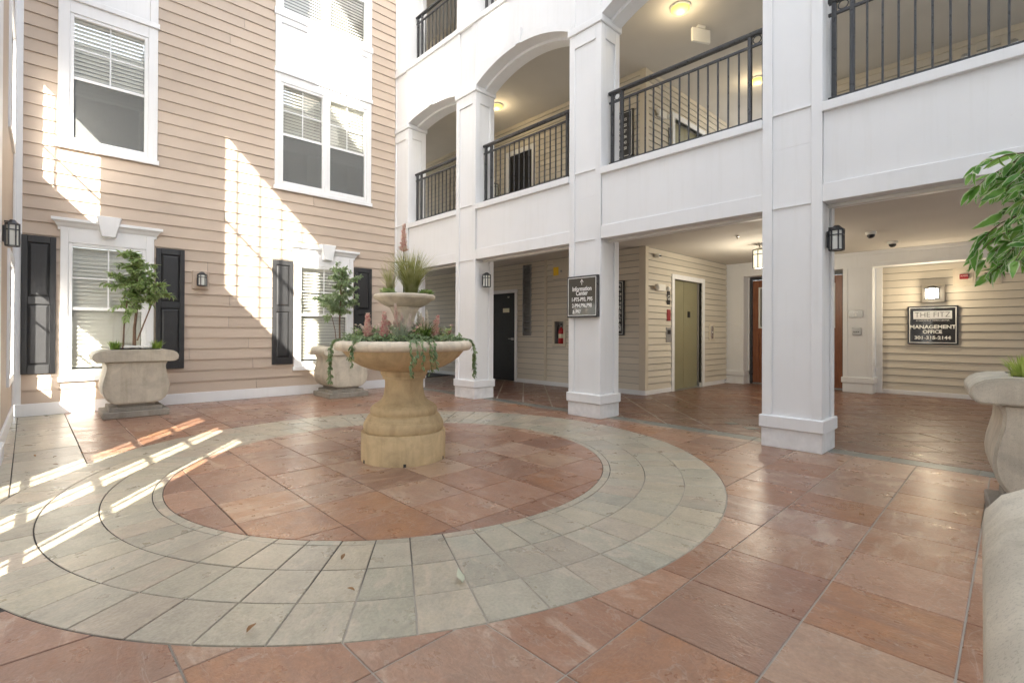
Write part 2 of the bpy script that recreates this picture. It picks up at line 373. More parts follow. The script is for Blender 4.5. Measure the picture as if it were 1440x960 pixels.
def boards(parent, wall, a0, a1, z0, z1, ex, ops, mat, t0=.003, t1=.016, core=True, coremat=None, thick=.15, butt=0, gap=0):
    """lap siding. wall = ('x', plane, sign) boards run along y, or ('y', plane, sign) boards run along x; sign = outward direction"""
    ax, pl, sg = wall
    z = z0; i = 0
    while z < z1-.02:
        zt = min(z+ex, z1)
        segs = []
        for (p, q, c0, c1) in cells(a0, a1, z, zt, ops):
            if q-p < .02 or c1-c0 < .01: continue
            if butt and q-p > 2.2 and random.random() < butt:
                m = p+round((.25+.5*random.random())*(q-p), 2); segs += [(p, m-.003, c0, c1), (m+.003, q, c0, c1)]
            else: segs.append((p, q, c0, c1))
        for (p, q, c0, c1) in segs:
            L = round(q-p, 3); h0 = round(c0-z, 3); h1 = round(c1-z-gap, 3)
            key = (ax, sg, L, h0, h1, mat, t0, t1, ex)
            if key not in _bcache:
                th = lambda h: t1+(t0-t1)*h/ex
                mb = MB()
                sec = [(0, h0), (th(h0), h0), (th(h0)-.0005, h0+.004), (th(h1), h1), (0, h1)]
                vs = []
                for e in (0, L):
                    for d, h in sec: vs.append((sg*d, e, h) if ax == 'x' else (e, sg*d, h))
                n = 5
                mb.add(vs, [tuple(range(n)), tuple(range(n, 2*n))]+[(k, (k+1) % n, n+(k+1) % n, n+k) for k in range(n)])
                _bcache[key] = mb.mesh('siding_board', mat)
            link('siding_board', _bcache[key], parent, (pl, p, z) if ax == 'x' else (p, pl, z))
        z += ex; i += 1
    if core:
        mb = MB()
        for (p, q, c0, c1) in cells(a0, a1, z0, z1, ops):
            lo, hi = sorted((pl-sg*.002, pl-sg*thick))
            if ax == 'x': mb.box(lo, hi, p, q, c0, c1)
            else: mb.box(p, q, lo, hi, c0, c1)
        mb.build('sheathing', coremat or mat, parent)  # dark coremat behind gapped boards puts lap shade into the colour

# ------------------------------------------------------------------ measured layout
FY = 5.405                                   # facade plane
SX = -9.32                                   # siding wall plane (faces +X)
sy = lambda y: y*1.031
sz = lambda z: 1.15+(z-1.15)*1.031
CX, CY = -3.97, 2.40                         # centre of the paved circle
LW = -0.30                                   # left wall plane near the corner
LR = -0.60                                   # recessed part of the left wall
BY = 8.10                                    # back wall of the breezeway
PYY = 12.0                                   # entrance wall
EX = -4.95                                   # elevator wall plane (faces +X)
# ------------------------------------------------------------------ ground and floors
g = MB().box(-400, 400, -400, 400, -.5, -.08).build('ground', 'concrete_far'); struct(g)
def clip_half(poly, nx, ny, c):
    out = []
    for i, p in enumerate(poly):
        q = poly[(i+1) % len(poly)]; dp = nx*p[0]+ny*p[1]-c; dq = nx*q[0]+ny*q[1]-c
        if dp <= 0: out.append(p)
        if dp*dq < 0:
            t = dp/(dp-dq); out.append((p[0]+t*(q[0]-p[0]), p[1]+t*(q[1]-p[1])))
    return out
def clip_rect(poly, x0, x1, y0, y1):
    for h in ((1, 0, x1), (-1, 0, -x0), (0, 1, y1), (0, -1, -y0)):
        if poly: poly = clip_half(poly, *h)
    return poly
def clip_disc(poly, r, n=96):
    for i in range(n):
        if not poly: return poly
        a = 2*math.pi*(i+.5)/n; nx, ny = math.cos(a), math.sin(a)
        poly = clip_half(poly, nx, ny, nx*CX+ny*CY+r)
    return poly
def minus_disc(poly, r):
    ins = [math.hypot(p[0]-CX, p[1]-CY) < r for p in poly]
    pts = []
    for i, p in enumerate(poly):
        q = poly[(i+1) % len(poly)]
        for k in range(14): pts.append((p[0]+(q[0]-p[0])*k/14, p[1]+(q[1]-p[1])*k/14))
    fl = [math.hypot(p[0]-CX, p[1]-CY) < r for p in pts]
    if not any(fl): return poly
    if all(fl): return []
    n = len(pts); st = next(i for i in range(n) if fl[i-1] and not fl[i])
    run = []; i = st
    while not fl[i % n] and len(run) < n: run.append(pts[i % n]); i += 1
    if len(run) < 3: return []
    proj = lambda p: math.atan2(p[1]-CY, p[0]-CX)
    def hit(a, b):
        for _ in range(20):
            m = ((a[0]+b[0])/2, (a[1]+b[1])/2)
            if math.hypot(m[0]-CX, m[1]-CY) < r: b = m
            else: a = m
        return a
    e0 = hit(run[0], pts[(st-1) % n]); e1 = hit(run[-1], pts[i % n])
    a1, a0 = proj(e1), proj(e0); d = (a0-a1+math.pi) % (2*math.pi)-math.pi
    arc = [(CX+r*math.cos(a1+d*k/8), CY+r*math.sin(a1+d*k/8)) for k in range(9)]
    # drop in-between points on straight edges
    keep = [run[0]]+[p for p in run[1:-1] if min(math.hypot(p[0]-q[0], p[1]-q[1]) for q in poly) < 1e-6]+[run[-1]]
    return keep+arc
def area(p): return abs(sum(p[i][0]*p[(i+1) % len(p)][1]-p[(i+1) % len(p)][0]*p[i][1] for i in range(len(p))))/2
def shrink(poly, d):
    if sum(poly[i][0]*poly[(i+1) % len(poly)][1]-poly[(i+1) % len(poly)][0]*poly[i][1] for i in range(len(poly))) < 0: poly = poly[::-1]
    out = []; n = len(poly)
    for i in range(n):
        a, b, c = Vector(poly[i-1]), Vector(poly[i]), Vector(poly[(i+1) % n])
        if (b-a).length < 1e-7 or (c-b).length < 1e-7: continue
        n1 = Vector((-(b-a).y, (b-a).x)).normalized(); n2 = Vector((-(c-b).y, (c-b).x)).normalized()
        m = n1+n2
        m = m/max(m.length_squared/2, .5)
        out.append(tuple(b+m*d))
    return out
def tile_mb(poly, mb=None, dz=0):
    mb = mb or MB(); c = poly; t = shrink(poly, .0022)
    if len(t) != len(c): c = [p for i, p in enumerate(poly) if (Vector(p)-Vector(poly[i-1])).length > 1e-7]; t = shrink(c, .0022)
    if sum(c[i][0]*c[(i+1) % len(c)][1]-c[(i+1) % len(c)][0]*c[i][1] for i in range(len(c))) < 0: c = c[::-1]
    if len(t) != len(c): return None
    n = len(c)
    vs = [(x, y, dz) for x, y in t]+[(x, y, dz-.0026) for x, y in c]+[(x, y, -.03) for x, y in c]
    fs = [tuple(range(n))]+[(n+i, n+(i+1) % n, (i+1) % n, i) for i in range(n)]+[(2*n+i, 2*n+(i+1) % n, n+(i+1) % n, n+i) for i in range(n)]
    return mb.add(vs, fs)
cf = struct(MB().box(-9.5, 6, -1.2, 5.79, -.2, -.0045).build('courtyard_floor', 'grout'))
PT = .4615; HJ = .0034
def add_tile(poly, mat, parent, name, shared=None):
    j = random.uniform(-.0012, .0012)
    if shared is not None:
        me, (x, y), rz = shared; o = link(name, me, parent, (x, y, j)); o.rotation_euler.z = rz
    else:
        mb = tile_mb(poly)
        if mb is None: return
        o = mb.build(name, mat, parent, loc=(0, 0, j))
    return o
sq = [(-PT/2+HJ, -PT/2+HJ), (PT/2-HJ, -PT/2+HJ), (PT/2-HJ, PT/2-HJ), (-PT/2+HJ, PT/2-HJ)]
SQ = {m: tile_mb(sq).mesh('slate_tile', m) for m in ('slate_red', 'slate_green', 'slate_red_shaded')}
SQ['slate_red_shaded'] = tile_mb(shrink(sq, .0065)).mesh('slate_tile', 'slate_red_shaded')
def grid(ox, oy, rot, x0, x1, y0, y1, fn):
    c, s = math.cos(rot), math.sin(rot); R = int(max(x1-x0, y1-y0)/PT)+3
    ci = int(((x0+x1)/2-ox)/PT); cj = int(((y0+y1)/2-oy)/PT)
    for i in range(ci-R, ci+R):
        for j in range(cj-R, cj+R):
            lx, ly = (i+.5)*PT, (j+.5)*PT
            x, y = ox+c*lx-s*ly, oy+s*lx+c*ly
            if not (x0-.4 < x < x1+.4 and y0-.4 < y < y1+.4): continue
            fn((x, y), [(x+c*a-s*b, y+s*a+c*b) for a, b in sq])
RO = 2.72
def outer(c, poly):
    q = clip_rect(poly, -9.29, 1.55, LW+.005 if c[0] < -6 else LR+.005, 5.565)
    if not q or area(q) < .002: return
    full = len(q) == 4 and abs(area(q)-area(poly)) < 1e-6
    d = minus_disc(q, RO+.004)
    if not d or area(d) < .003: return
    mat = 'slate_green' if c[1] < .40 and c[0] < -4.9 else 'slate_red'
    if full and d is q: add_tile(None, mat, cf, 'slate_tile', (SQ[mat], c, random.choice((0, 1, 2, 3))*math.pi/2+RD(1.0)))
    else: add_tile(d, mat, cf, 'slate_tile')
grid(-.63, 1.754, RD(1.0), -9.3, 1.55, LR, 5.57, outer)
def inner(c, poly):
    q = clip_disc(poly, 1.797)
    if not q or area(q) < .003: return
    if math.hypot(c[0]-CX, c[1]-CY) < .12: return
    if abs(area(q)-area(poly)) < 1e-6: add_tile(None, 'slate_red', cf, 'circle_tile', (SQ['slate_red'], c, random.choice((0, 1, 2, 3))*math.pi/2))
    else: add_tile(q, 'slate_red', cf, 'circle_tile')
grid(-3.28, 1.306, 0, CX-1.9, CX+1.9, CY-1.9, CY+1.9, inner)
NR = 62
for nm, ra, rb in (('ring_band_tile', 1.803, 1.857), ('ring_tile', 1.863, 2.136), ('ring_tile', 2.143, 2.431), ('ring_tile', 2.438, 2.717)):
    base = None
    for k in range(NR):
        a = RD(-35.75)+2*math.pi*(k+.5)/NR
        if base is None:
            h = math.pi/NR; ga, gb = h-HJ/ra, h-HJ/rb
            poly = [(rb*math.cos(-gb+2*gb*i/4), rb*math.sin(-gb+2*gb*i/4)) for i in range(5)]+[(ra*math.cos(ga-2*ga*i/4), ra*math.sin(ga-2*ga*i/4)) for i in range(5)]
            base = tile_mb(poly).mesh(nm, 'slate_green')
        o = link(nm, base, cf, (CX, CY, random.uniform(-.0012, .0012))); o.rotation_euler.z = a
# grey border strip along the colonnade
x = -9.3; sme = None
while x < 1.5:
    w = .60
    if sme is None: sme = tile_mb([(HJ, 5.575), (w-HJ, 5.575), (w-HJ, 5.783), (HJ, 5.783)]).mesh('border_tile', 'slate_grey')
    link('border_tile', sme, cf, (x, 0, 0)); x += w
bf = struct(MB().box(-15, 3, 5.80, 12.3, -.2, -.0035).build('breezeway_floor', 'grout_pale'))
bt = []
def bz(c, poly):
    poly = shrink(poly, .0065)
    q = clip_rect(poly, -12.6, 1.4, 5.80, BY+.02 if c[0] < EX-.25 else 12.02)
    if q and area(q) > .004: bt.append((math.hypot(*c), c, q, abs(area(q)-area(poly)) < 1e-6))
grid(-3.206, 5.777, RD(-45), -12.6, 1.4, 5.8, 12.02, bz)
bt.sort(key=lambda t: t[0])
far = MB()
for i, (d, c, q, full) in enumerate(bt):
    if i < 290:
        if full: add_tile(None, 'slate_red_shaded', bf, 'slate_tile', (SQ['slate_red_shaded'], c, random.choice((0, 1, 2, 3))*math.pi/2+RD(45)))
        else: add_tile(q, 'slate_red_shaded', bf, 'slate_tile')
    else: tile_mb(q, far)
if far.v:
    o = far.build('tile_field', 'slate_red_shaded', bf); o['kind'] = 'stuff'
for (x, y) in ((-2.66, 6.42), (-2.36, 6.27)):
    o = tile_mb([(-.07, -.07), (.07, -.07), (.07, .07), (-.07, .07)]).build('inset_tile', 'slate_grey', bf, loc=(x, y, .004)); o.rotation_euler.z = RD(45)

# ------------------------------------------------------------------ left building: window wall the sun comes through
k = 1.04
def trace_x(y, plane): return SX+(sy(y)-plane)*1.43          # from a patch edge on the siding wall to the wall plane
def trace_z(y, z, plane): return sz(z)+(sy(y)-plane)*k
wallA = thing('window_wall', 'siding clad wall with white framed windows beside the tall lantern corner', 'wall', (-7.6, LW, 0), world=True)
wallB = thing('courtyard_wall', 'tall white wall with glazed doors that lets sunlight onto the tiles', 'wall', (0, LR, 0), world=True)

Aops = [(-8.99, -8.69, .60, 1.96), (-8.62, -8.02, .60, 1.96),
        (trace_x(-.03, LW), trace_x(.555, LW)+.10, 3.52, 4.86)]
mb = MB()
for a, b, c, d in cells(SX, -6.05, 0, 13, Aops): mb.box(a, b, LW-.05, LW, c, d)
mb.build('wall', 'siding_peach', wallA)
def framed(parent, x0, x1, z0, z1, pl, bars_x=(), bars_z=(), bw=.03, fr=.05, mat='white', pane='sun_dim_glass', name='window'):
    mb = MB()
    for a, b, c, d in ((x0-.09, x0, z0-.09, z1+.12), (x1, x1+.09, z0-.09, z1+.12), (x0, x1, z1, z1+.12), (x0-.0, x1, z0-.09, z0)): mb.box(a, b, pl-.03, pl+.025, c, d)
    w = mb.build(name, mat, parent, bevel=.004)
    for bx in bars_x: MB().box(bx-bw/2, bx+bw/2, pl-.034, pl-.024, z0, z1).build('mullion', mat, w)
    for bz_ in bars_z: MB().box(x0, x1, pl-.0335, pl-.0245, bz_-bw/2, bz_+bw/2).build('muntin', mat, w)
    MB().box(x0-.01, x1+.01, pl-.018, pl-.015, z0-.01, z1+.01).build('pane', pane, w)
    return w
framed(wallA, -8.99, -8.02, .60, 1.96, LW, [], [1.53], .03)
framed(wallA, *Aops[2], LW, [trace_x(.14, LW)], [3.995], .035)
# white corner boards and the pier that closes the wall
MB().box(-6.45, -6.05, LW, LW+.02, .14, 13).box(-6.45, -6.05, LW, LW+.045, 0, .14).build('corner_board', 'white', wallA, bevel=.004)
MB().box(SX+.03, -6.45, LW, LW+.02, 0, .17).build('baseboard', 'white', wallA, bevel=.003)
MB().box(SX+.012, SX+.10, LW, LW+.022, .17, 13).build('corner_board', 'white', wallA, bevel=.003)
def fz_(y): return (y-LR)*k
doors = [(-5.459, .36), (-4.524, .32), (-3.67, .21)]
Bops = []
for fx, w in doors:
    x0 = fx+(-.061-LR)*1.43; Bops.append((x0, x0+w+.09, .12, fz_(1.495)+.07))
big = (trace_x(2.13, LR), trace_x(3.62, LR)+.10, trace_z(2.14, 1.845, LR), trace_z(2.12, 4.327, LR)+.07); Bops.append(big)
p3 = (trace_x(3.45, LR), trace_x(4.47, LR)+.10, trace_z(3.45, 5.814, LR), 12.6); Bops.append(p3)
Bops.append((2.1, 2.75, 12.1, 12.8))  # made-up opening that throws a light patch on the upper facade
Bops.append((.75, 1.1, 11.75, 12.1))  # second added opening, for a smaller facade light patch
mb = MB()
for a, b, c, d in cells(-6.05, 30, 0, 16, Bops): mb.box(a, b, LR-.05, LR, c, d)  # run long and high out of view to block the sun
mb.box(-6.05, -5.9, LR, LW-.001, 0, 13)
mb.build('wall', 'white', wallB)  # white chosen to keep its bounce light neutral and bright
for i in range(3):
    x0, x1, z0, z1 = Bops[i]
    d = MB().box(x0-.2, x0, LR+.001, LR+.02, .02, z1+.12).box(x1, x1+.2, LR+.001, LR+.02, .02, z1+.12).box(x0, x1, LR+.001, LR+.02, z1, z1+.12).box(x0, x1, LR+.001, LR+.02, .02, z0).build('glazed_door', 'white', wallB, bevel=.004)
    MB().box((x0+x1)/2-.022, (x0+x1)/2+.002, LR-.034, LR-.024, z0, z1).build('mullion', 'white', d)
    for yy in (1.0925, .6935, .3025, -.093, -.48): MB().box(x0, x1, LR-.0335, LR-.0245, fz_(yy)+.006, fz_(yy)+.052).build('muntin', 'white', d)
    MB().box(x0-.005, x1+.005, LR-.018, LR-.015, z0-.005, z1+.005).build('pane', 'sun_dim_glass', d)
w = framed(wallB, *big, LR, [trace_x(y, LR)+.04 for y in (2.318, 2.667, 3.02, 3.37)], [trace_z(2.138, 2.982, LR)], .06)
w = framed(wallB, *p3, LR, [], [], .05)
framed(wallB, *Bops[5], LR); framed(wallB, *Bops[6], LR)  # frames around the two openings added for facade light

ow = thing('sky_blocking_wall', 'unseen white wall added behind the planter row to block sky reflections', 'wall', (8, 5, 0), world=True)
MB().box(8, 8.2, 0, 13, 0, 17).build('wall', 'white', ow)  # added out of view to keep bright sky out of window reflections
# ------------------------------------------------------------------ siding wall with windows and shutters
sw = thing('siding_wall', 'peach lap siding wall with white windows and black shutters', 'wall', (SX, 2.5, 0), world=True)
def L(mbfn=None): return MB(lambda u, d, z: (SX+d, u, z))
def win(y0, y1, z0, z1, sashes, meet, casing, blind_low=True, blind_top=True, name='window', tilt=1.0, top_only=False):
    """sashes: list of (y0,y1) glass extents"""
    w = L().box(y0, sashes[0][0]-.045, 0, .032, z0, z1).box(sashes[-1][1]+.045, y1, 0, .032, z0, z1)
    for a, b in zip(sashes, sashes[1:]): w.box(a[1]+.045, b[0]-.045, 0, .032, z0, z1)
    gt = casing[1]; gb = casing[0]
    w.box(sashes[0][0]-.045, sashes[-1][1]+.045, 0, .030, gt+.045, z1); w.box(sashes[0][0]-.045, sashes[-1][1]+.045, 0, .030, z0, gb-.045)
    W_ = w.build(name, 'white', sw, bevel=.003)
    L().box(y0-.02, y1+.02, .0, .055, z0-.035, z0+.035).build('sill', 'white', W_, bevel=.004)
    for (a, b) in sashes:
        f = L()
        for q in ((a-.045, a, gb-.045, gt+.045), (b, b+.045, gb-.045, gt+.045), (a, b, gb-.045, gb), (a, b, gt, gt+.045)): f.box(q[0], q[1], -.07, .018, q[2], q[3])
        F_ = f.build('sash_frame', 'white_gloss', W_, bevel=.004)
        s = L().box(a, b, -.045, -.005, meet-.022, meet+.022).build('meeting_rail', 'white_gloss', W_, bevel=.003)
        m = (a+b)/2; q = (meet+gt)/2
        L().box(m-.009, m+.009, -.033, -.021, meet+.022, gt).build('muntin', 'white_gloss', W_)
        L().box(a, b, -.0325, -.0215, q-.009, q+.009).build('muntin', 'white_gloss', W_)
        for (p0, p1) in ((a, m), (m, b)):
            for (r0, r1) in ((meet, q), (q, gt)): L().box(p0+.001, p1-.001, -.028, -.025, r0+.001, r1-.001).build('pane', 'window_glass', W_)
        L().box(a, b, -.040, -.037, gb, meet).build('pane', 'window_glass', W_)
        if not blind_low: L().box(a, b, -.018, -.0165, gb, meet-.022).build('insect_screen', 'screen_mesh', W_)
        sl = L(); z = gt-.03; lo = gb+.01 if blind_low else meet-.25
        while z > lo:
            dz = .030*tilt
            sl.add([(a+.004, -.092, z+dz), (b-.004, -.092, z+dz), (b-.004, -.062, z-dz), (a+.004, -.062, z-dz)], [(0, 1, 2, 3)]); z -= .057
        sl.box(a, b, -.09, -.055, gt-.035, gt-.005)
        sl.build('blind', 'blind', W_)
        L().box(a-.04, b+.04, -.9, -.85, gb-.04, gt+.04).build('interior', 'interior', W_)
        for q in ((a-.06, a-.045), (b+.045, b+.06)): L().box(q[0], q[1], -.9, -.05, gb-.04, gt+.04).build('reveal', 'interior', W_)
        L().box(a-.045, b+.045, -.9, -.075, gb-.06, gb-.045).build('reveal', 'interior', W_)
    return W_
m_, n_, l_, b_ = nt('screen_mesh'); n_.remove(b_)
_t = n_.new('ShaderNodeBsdfTransparent'); _d = n_.new('ShaderNodeBsdfDiffuse'); _d.inputs[0].default_value = (.23, .235, .225, 1)
_x = n_.new('ShaderNodeMixShader'); _x.inputs[0].default_value = .55
l_.new(_t.outputs[0], _x.inputs[1]); l_.new(_d.outputs[0], _x.inputs[2]); l_.new(_x.outputs[0], n_['Material Output'].inputs[0])
Y = sy; Z = sz
sops = []
def op(s, gb, gt):
    for a, b in s: sops.append((a-.045, b+.045, gb-.045, gt+.045))
# upper floor
u1 = [(Y(.283), Y(1.063))]; u2_ = [(Y(3.026), Y(3.718)), (Y(3.866), Y(4.551))]
win(Y(.12), Y(1.222), Z(3.66), Z(5.66), u1, Z(4.625), (Z(3.79), Z(5.45)), blind_low=False)
win(Y(2.885), Y(4.69), Z(3.66), Z(5.66), u2_, Z(4.62), (Z(3.79), Z(5.47)), blind_low=False)
op(u1, Z(3.79), Z(5.45)); op(u2_, Z(3.79), Z(5.47))
# panels between the floors, and the third-floor windows above them
def panel(y0, y1, z0, z1):
    p = L().box(y0, y1, 0, .026, z0, z1).build('spandrel_panel', 'white', sw)
    for q in ((y0, y0+.10, z0, z1), (y1-.10, y1, z0, z1)): L().box(q[0], q[1], .0265, .044, q[2], q[3]).build('panel_stile', 'white', p, bevel=.003)
    L().box(y0+.10, y1-.10, .0265, .0435, z1-.12, z1).build('panel_rail', 'white', p, bevel=.003)
    L().box(y0-.02, y1+.02, 0, .06, z0-.03, z0+.05).build('band', 'white', p, bevel=.006)
    L().box(y0-.02, y1+.02, 0, .06, z1-.01, z1+.06).build('band', 'white', p, bevel=.006)
panel(Y(.12), Y(1.222), Z(5.66)+.03, Z(6.66)); panel(Y(2.885), Y(4.69), Z(5.66)+.03, Z(6.66))
win(Y(.12), Y(1.222), Z(6.74), Z(8.6), u1, Z(7.65), (Z(6.83), Z(8.45)), blind_low=True)
win(Y(2.885), Y(4.69), Z(6.74), Z(8.6), u2_, Z(7.65), (Z(6.83), Z(8.45)), blind_low=True, tilt=.9)
op(u1, Z(6.83), Z(8.45)); op(u2_, Z(6.83), Z(8.45))
# ground floor
def crown(y0, y1, zt, ky0, ky1):
    t = zt
    prof = [(0, t-.16), (.028, t-.16), (.03, t-.12), (.045, t-.10), (.06, t-.07), (.085, t-.045), (.10, t-.04), (.10, t), (0, t)]
    mb = MB()
    n = len(prof); vs = []
    for e in (0, 1):
        for d, z in prof: vs.append((SX+d, (y0+.10-d) if e == 0 else (y1-.10+d), z))
    mb.add(vs, [tuple(range(n)), tuple(range(n, 2*n))]+[(i, (i+1) % n, n+(i+1) % n, n+i) for i in range(n)])
    c = mb.build('crown_moulding', 'white', sw)
    kz0, kz1 = Z(2.475), Z(2.755); c0 = (ky0+ky1)/2
    MB().add([(SX, c0-.09, kz0), (SX, c0+.09, kz0), (SX, c0+.155, kz1), (SX, c0-.155, kz1), (SX+.115, c0-.075, kz0), (SX+.115, c0+.075, kz0), (SX+.125, c0+.14, kz1), (SX+.125, c0-.14, kz1)],
             [(0, 1, 2, 3), (4, 5, 6, 7), (0, 1, 5, 4), (1, 2, 6, 5), (2, 3, 7, 6), (3, 0, 4, 7)]).build('keystone', 'white', c, bevel=.005)
l1 = [(Y(.283), Y(1.05))]; l2 = [(Y(3.355), Y(4.20))]
win(Y(.158), Y(1.19), Z(.50), Z(2.55), l1, Z(1.46), (Z(.62), Z(2.31)), tilt=.95)
win(Y(3.222), Y(4.33), Z(.50), Z(2.55), l2, Z(1.46), (Z(.62), Z(2.31)), tilt=.8)
op(l1, Z(.62), Z(2.31)); op(l2, Z(.62), Z(2.31))
crown(Y(.062), Y(1.29), Z(2.675), Y(.52), Y(.80)); crown(Y(3.13), Y(4.43), Z(2.69), Y(3.66), Y(3.96))
def shutter(y0, y1):
    z0, z1 = Z(.585), Z(2.40); s = .062; mid = (z0+z1)/2+.06
    f = L()
    for q in ((y0, y0+s, z0, z1), (y1-s, y1, z0, z1), (y0+s, y1-s, z0, z0+.12), (y0+s, y1-s, z1-.09, z1), (y0+s, y1-s, mid-.05, mid+.05)): f.box(q[0], q[1], .012, .05, q[2], q[3])
    f.box(y0+.01, y1-.01, .011, .024, z0+.01, z1-.01)
    sh = f.build('shutter', 'shutter_black', sw, bevel=.004)
    for a, b in ((z0+.12, mid-.05), (mid+.05, z1-.09)):
        y_0, y_1 = y0+s+.004, y1-s-.004; a += .004; b -= .004; i = .03
        L().add([(y_0, .025, a), (y_1, .025, a), (y_1, .025, b), (y_0, .025, b), (y_0+i, .043, a+i), (y_1-i, .043, a+i), (y_1-i, .043, b-i), (y_0+i, .043, b-i)],
                [(4, 5, 6, 7), (0, 1, 5, 4), (1, 2, 6, 5), (2, 3, 7, 6), (3, 0, 4, 7)]).build('raised_panel', 'shutter_black', sh)
for a, b in ((-.215, .118), (1.215, 1.575), (2.855, 3.20), (4.345, 4.71)): shutter(Y(a), Y(b))
L().box(LW+.03, 5.30, 0, .03, 0, .168).build('baseboard', 'white', sw, bevel=.004)
L().box(LW+.002, LW+.085, 0, .022, .17, 10).build('corner_board', 'white', sw, bevel=.003)
boards(sw, ('x', SX, 1), LW+.085, FY-.012, .169, 9.6, .1763, sops, 'siding_peach', coremat='interior', butt=.75, t1=.021)

# ------------------------------------------------------------------ white gallery building
gb = thing('gallery_building', 'white three storey gallery facade with arched balcony openings and square columns', 'building', (-4, FY, 0), world=True)
DP = .43                                                   # column depth
COLS = [(-9.39, -8.81), (-7.185, -6.63), (-4.53, -3.98), (-1.93, -1.385), (.66, 1.21)]
ZB, ZS0, ZS1 = 2.422, 3.277, 3.37                          # beam underside, sill
ZC = 5.335; ZT0, ZT1 = 6.53, 6.627; ZTOP = 9.6
for ci, (x0, x1) in enumerate(COLS):
    r = .019; bw = .095
    body = MB()
    segs = ((.32, 3.02), (3.0215, 5.15), (5.15, 9.0)) if ci else ((.32, 9.0),)
    for a, b in segs: body.box(x0+r, x1-r, FY+r, FY+DP-r, a, b)
    body.box(x0+r, x1-r, FY+r, FY+DP-r, 9.0, ZTOP)
    c = body.build('column', 'white', gb)
    def bat(*q): MB().box(*q).build('batten', 'white', c, bevel=.003)
    for a in ((x0, x0+bw), (x1-bw, x1)): bat(a[0], a[1], FY, FY+.02, .32, 9.0)
    for sx in (x0, x1):
        lo, hi = (sx, sx+.02) if sx == x0 else (sx-.02, sx)
        for q in ((FY+.0205, FY+.10), (FY+DP-.10, FY+DP)):
            bat(lo, hi, q[0], q[1], .32, ZB); bat(lo, hi, q[0], q[1], ZS1, ZC); bat(lo, hi, q[0], q[1], ZT1, 9.0)
        for z in ((ZC-.19, ZC), (8.6, 9.0)): bat(lo+.0004, hi-.0004, FY+.10, FY+DP-.10, *z)
    for z in ((ZC-.19, ZC), (ZS1, ZS1+.02), (ZB-.0, ZB+.002), (ZT0, ZT1+.1)): bat(x0+bw, x1-bw, FY+.0005, FY+.0185, *z)
    e = .024
    MB().box(x0-.004, x1+.004, FY-.004, FY+DP+.004, 0, .195).build('plinth', 'white_base', c, bevel=.004)
    MB().box(x0-e, x1+e, FY-e, FY+DP+e, .195, .322).build('plinth_cap', 'white', c, bevel=.008)
    MB().box(x0-e, x1+e, FY-e, FY+DP+e, ZC, ZC+.095).build('capital', 'white', c, bevel=.008)
ARCH = {0: .10, 1: .27, 2: .27, 3: .27}
for bi in range(4):
    x0, x1 = COLS[bi][1], COLS[bi+1][0]
    # first-floor spandrel
    p = MB().box(x0, x1, FY+.024, FY+DP-.016, ZB+.0, ZS0).build('spandrel', 'white', gb)
    MB().box(x0, x1, FY+.004, FY+.0235, ZB-.003, ZB+.17).build('beam_board', 'white', p, bevel=.003)
    MB().box(x0, x1, FY+.17, FY+.205, ZB-.035, ZB-.001).build('beam_trim', 'cream_trim', p, bevel=.004)
    MB().box(x0, x1, FY-.022, FY+DP+.02, ZS0, ZS1).build('sill', 'white', p, bevel=.006)
    # arched upper wall
    rise = ARCH[bi]; sp = x1-x0; R = (sp*sp/4+rise*rise)/(2*rise); cx = (x0+x1)/2; cz = ZC+.095+rise-R
    ha = math.asin(sp/2/R)
    def arc(rad, n=24): return [(cx+rad*math.sin(-ha+2*ha*i/n), cz+rad*math.cos(-ha+2*ha*i/n)) for i in range(n+1)]
    lo = arc(R); n = len(lo); m = MB(); vs = []
    for y in (FY+.010, FY+DP-.012):
        vs += [(x, y, z) for x, z in lo]+[(x, y, ZT0) for x, z in lo]
    N = 2*n; fs = []
    for i in range(n-1):
        fs += [(i, i+1, n+i+1, n+i), (N+i+1, N+i, N+n+i, N+n+i+1), (i+1, i, N+i, N+i+1), (n+i, n+i+1, N+n+i+1, N+n+i)]
    fs += [(0, n, N+n, N), (n-1, N+n-1, N+2*n-1, 2*n-1)]
    m.add(vs, fs); a = m.build('arch_wall', 'white', gb)
    def band(r0, r1, ya, yb, nm, mat):
        A, B_ = arc(r0), arc(r1); mm = MB(); vv = []
        for y in (ya, yb): vv += [(x, y, z) for x, z in A]+[(x, y, z) for x, z in B_]
        ff = []
        for i in range(n-1): ff += [(i, i+1, n+i+1, n+i), (N+i+1, N+i, N+n+i, N+n+i+1), (i+1, i, N+i, N+i+1), (n+i, n+i+1, N+n+i+1, N+n+i)]
        ff += [(0, n, N+n, N), (n-1, N+n-1, N+2*n-1, 2*n-1)]
        mm.add(vv, ff).build(nm, mat, a)
    band(R-.002, R+.09, FY-.004, FY+.009, 'arch_trim', 'white')
    band(R-.045, R+.003, FY+.20, FY+.415, 'arch_lining', 'white')
    kz = ZC+.095+rise
    MB().add([(cx-.05, FY+.009, kz-.006), (cx+.05, FY+.009, kz-.006), (cx+.085, FY+.009, kz+.22), (cx-.085, FY+.009, kz+.22), (cx-.05, FY-.030, kz-.006), (cx+.05, FY-.030, kz-.006), (cx+.085, FY-.030, kz+.22), (cx-.085, FY-.030, kz+.22)],
             [(0, 1, 2, 3), (4, 5, 6, 7), (0, 1, 5, 4), (1, 2, 6, 5), (2, 3, 7, 6), (3, 0, 4, 7)]).build('keystone', 'white', a, bevel=.003)
    MB().box(x0, x1, FY-.022, FY+DP+.02, ZT0, ZT1).build('sill', 'white', a, bevel=.006)
    MB().box(x0, x1, FY+.016, FY+DP-.016, 8.6, ZTOP).build('top_spandrel', 'white', gb)
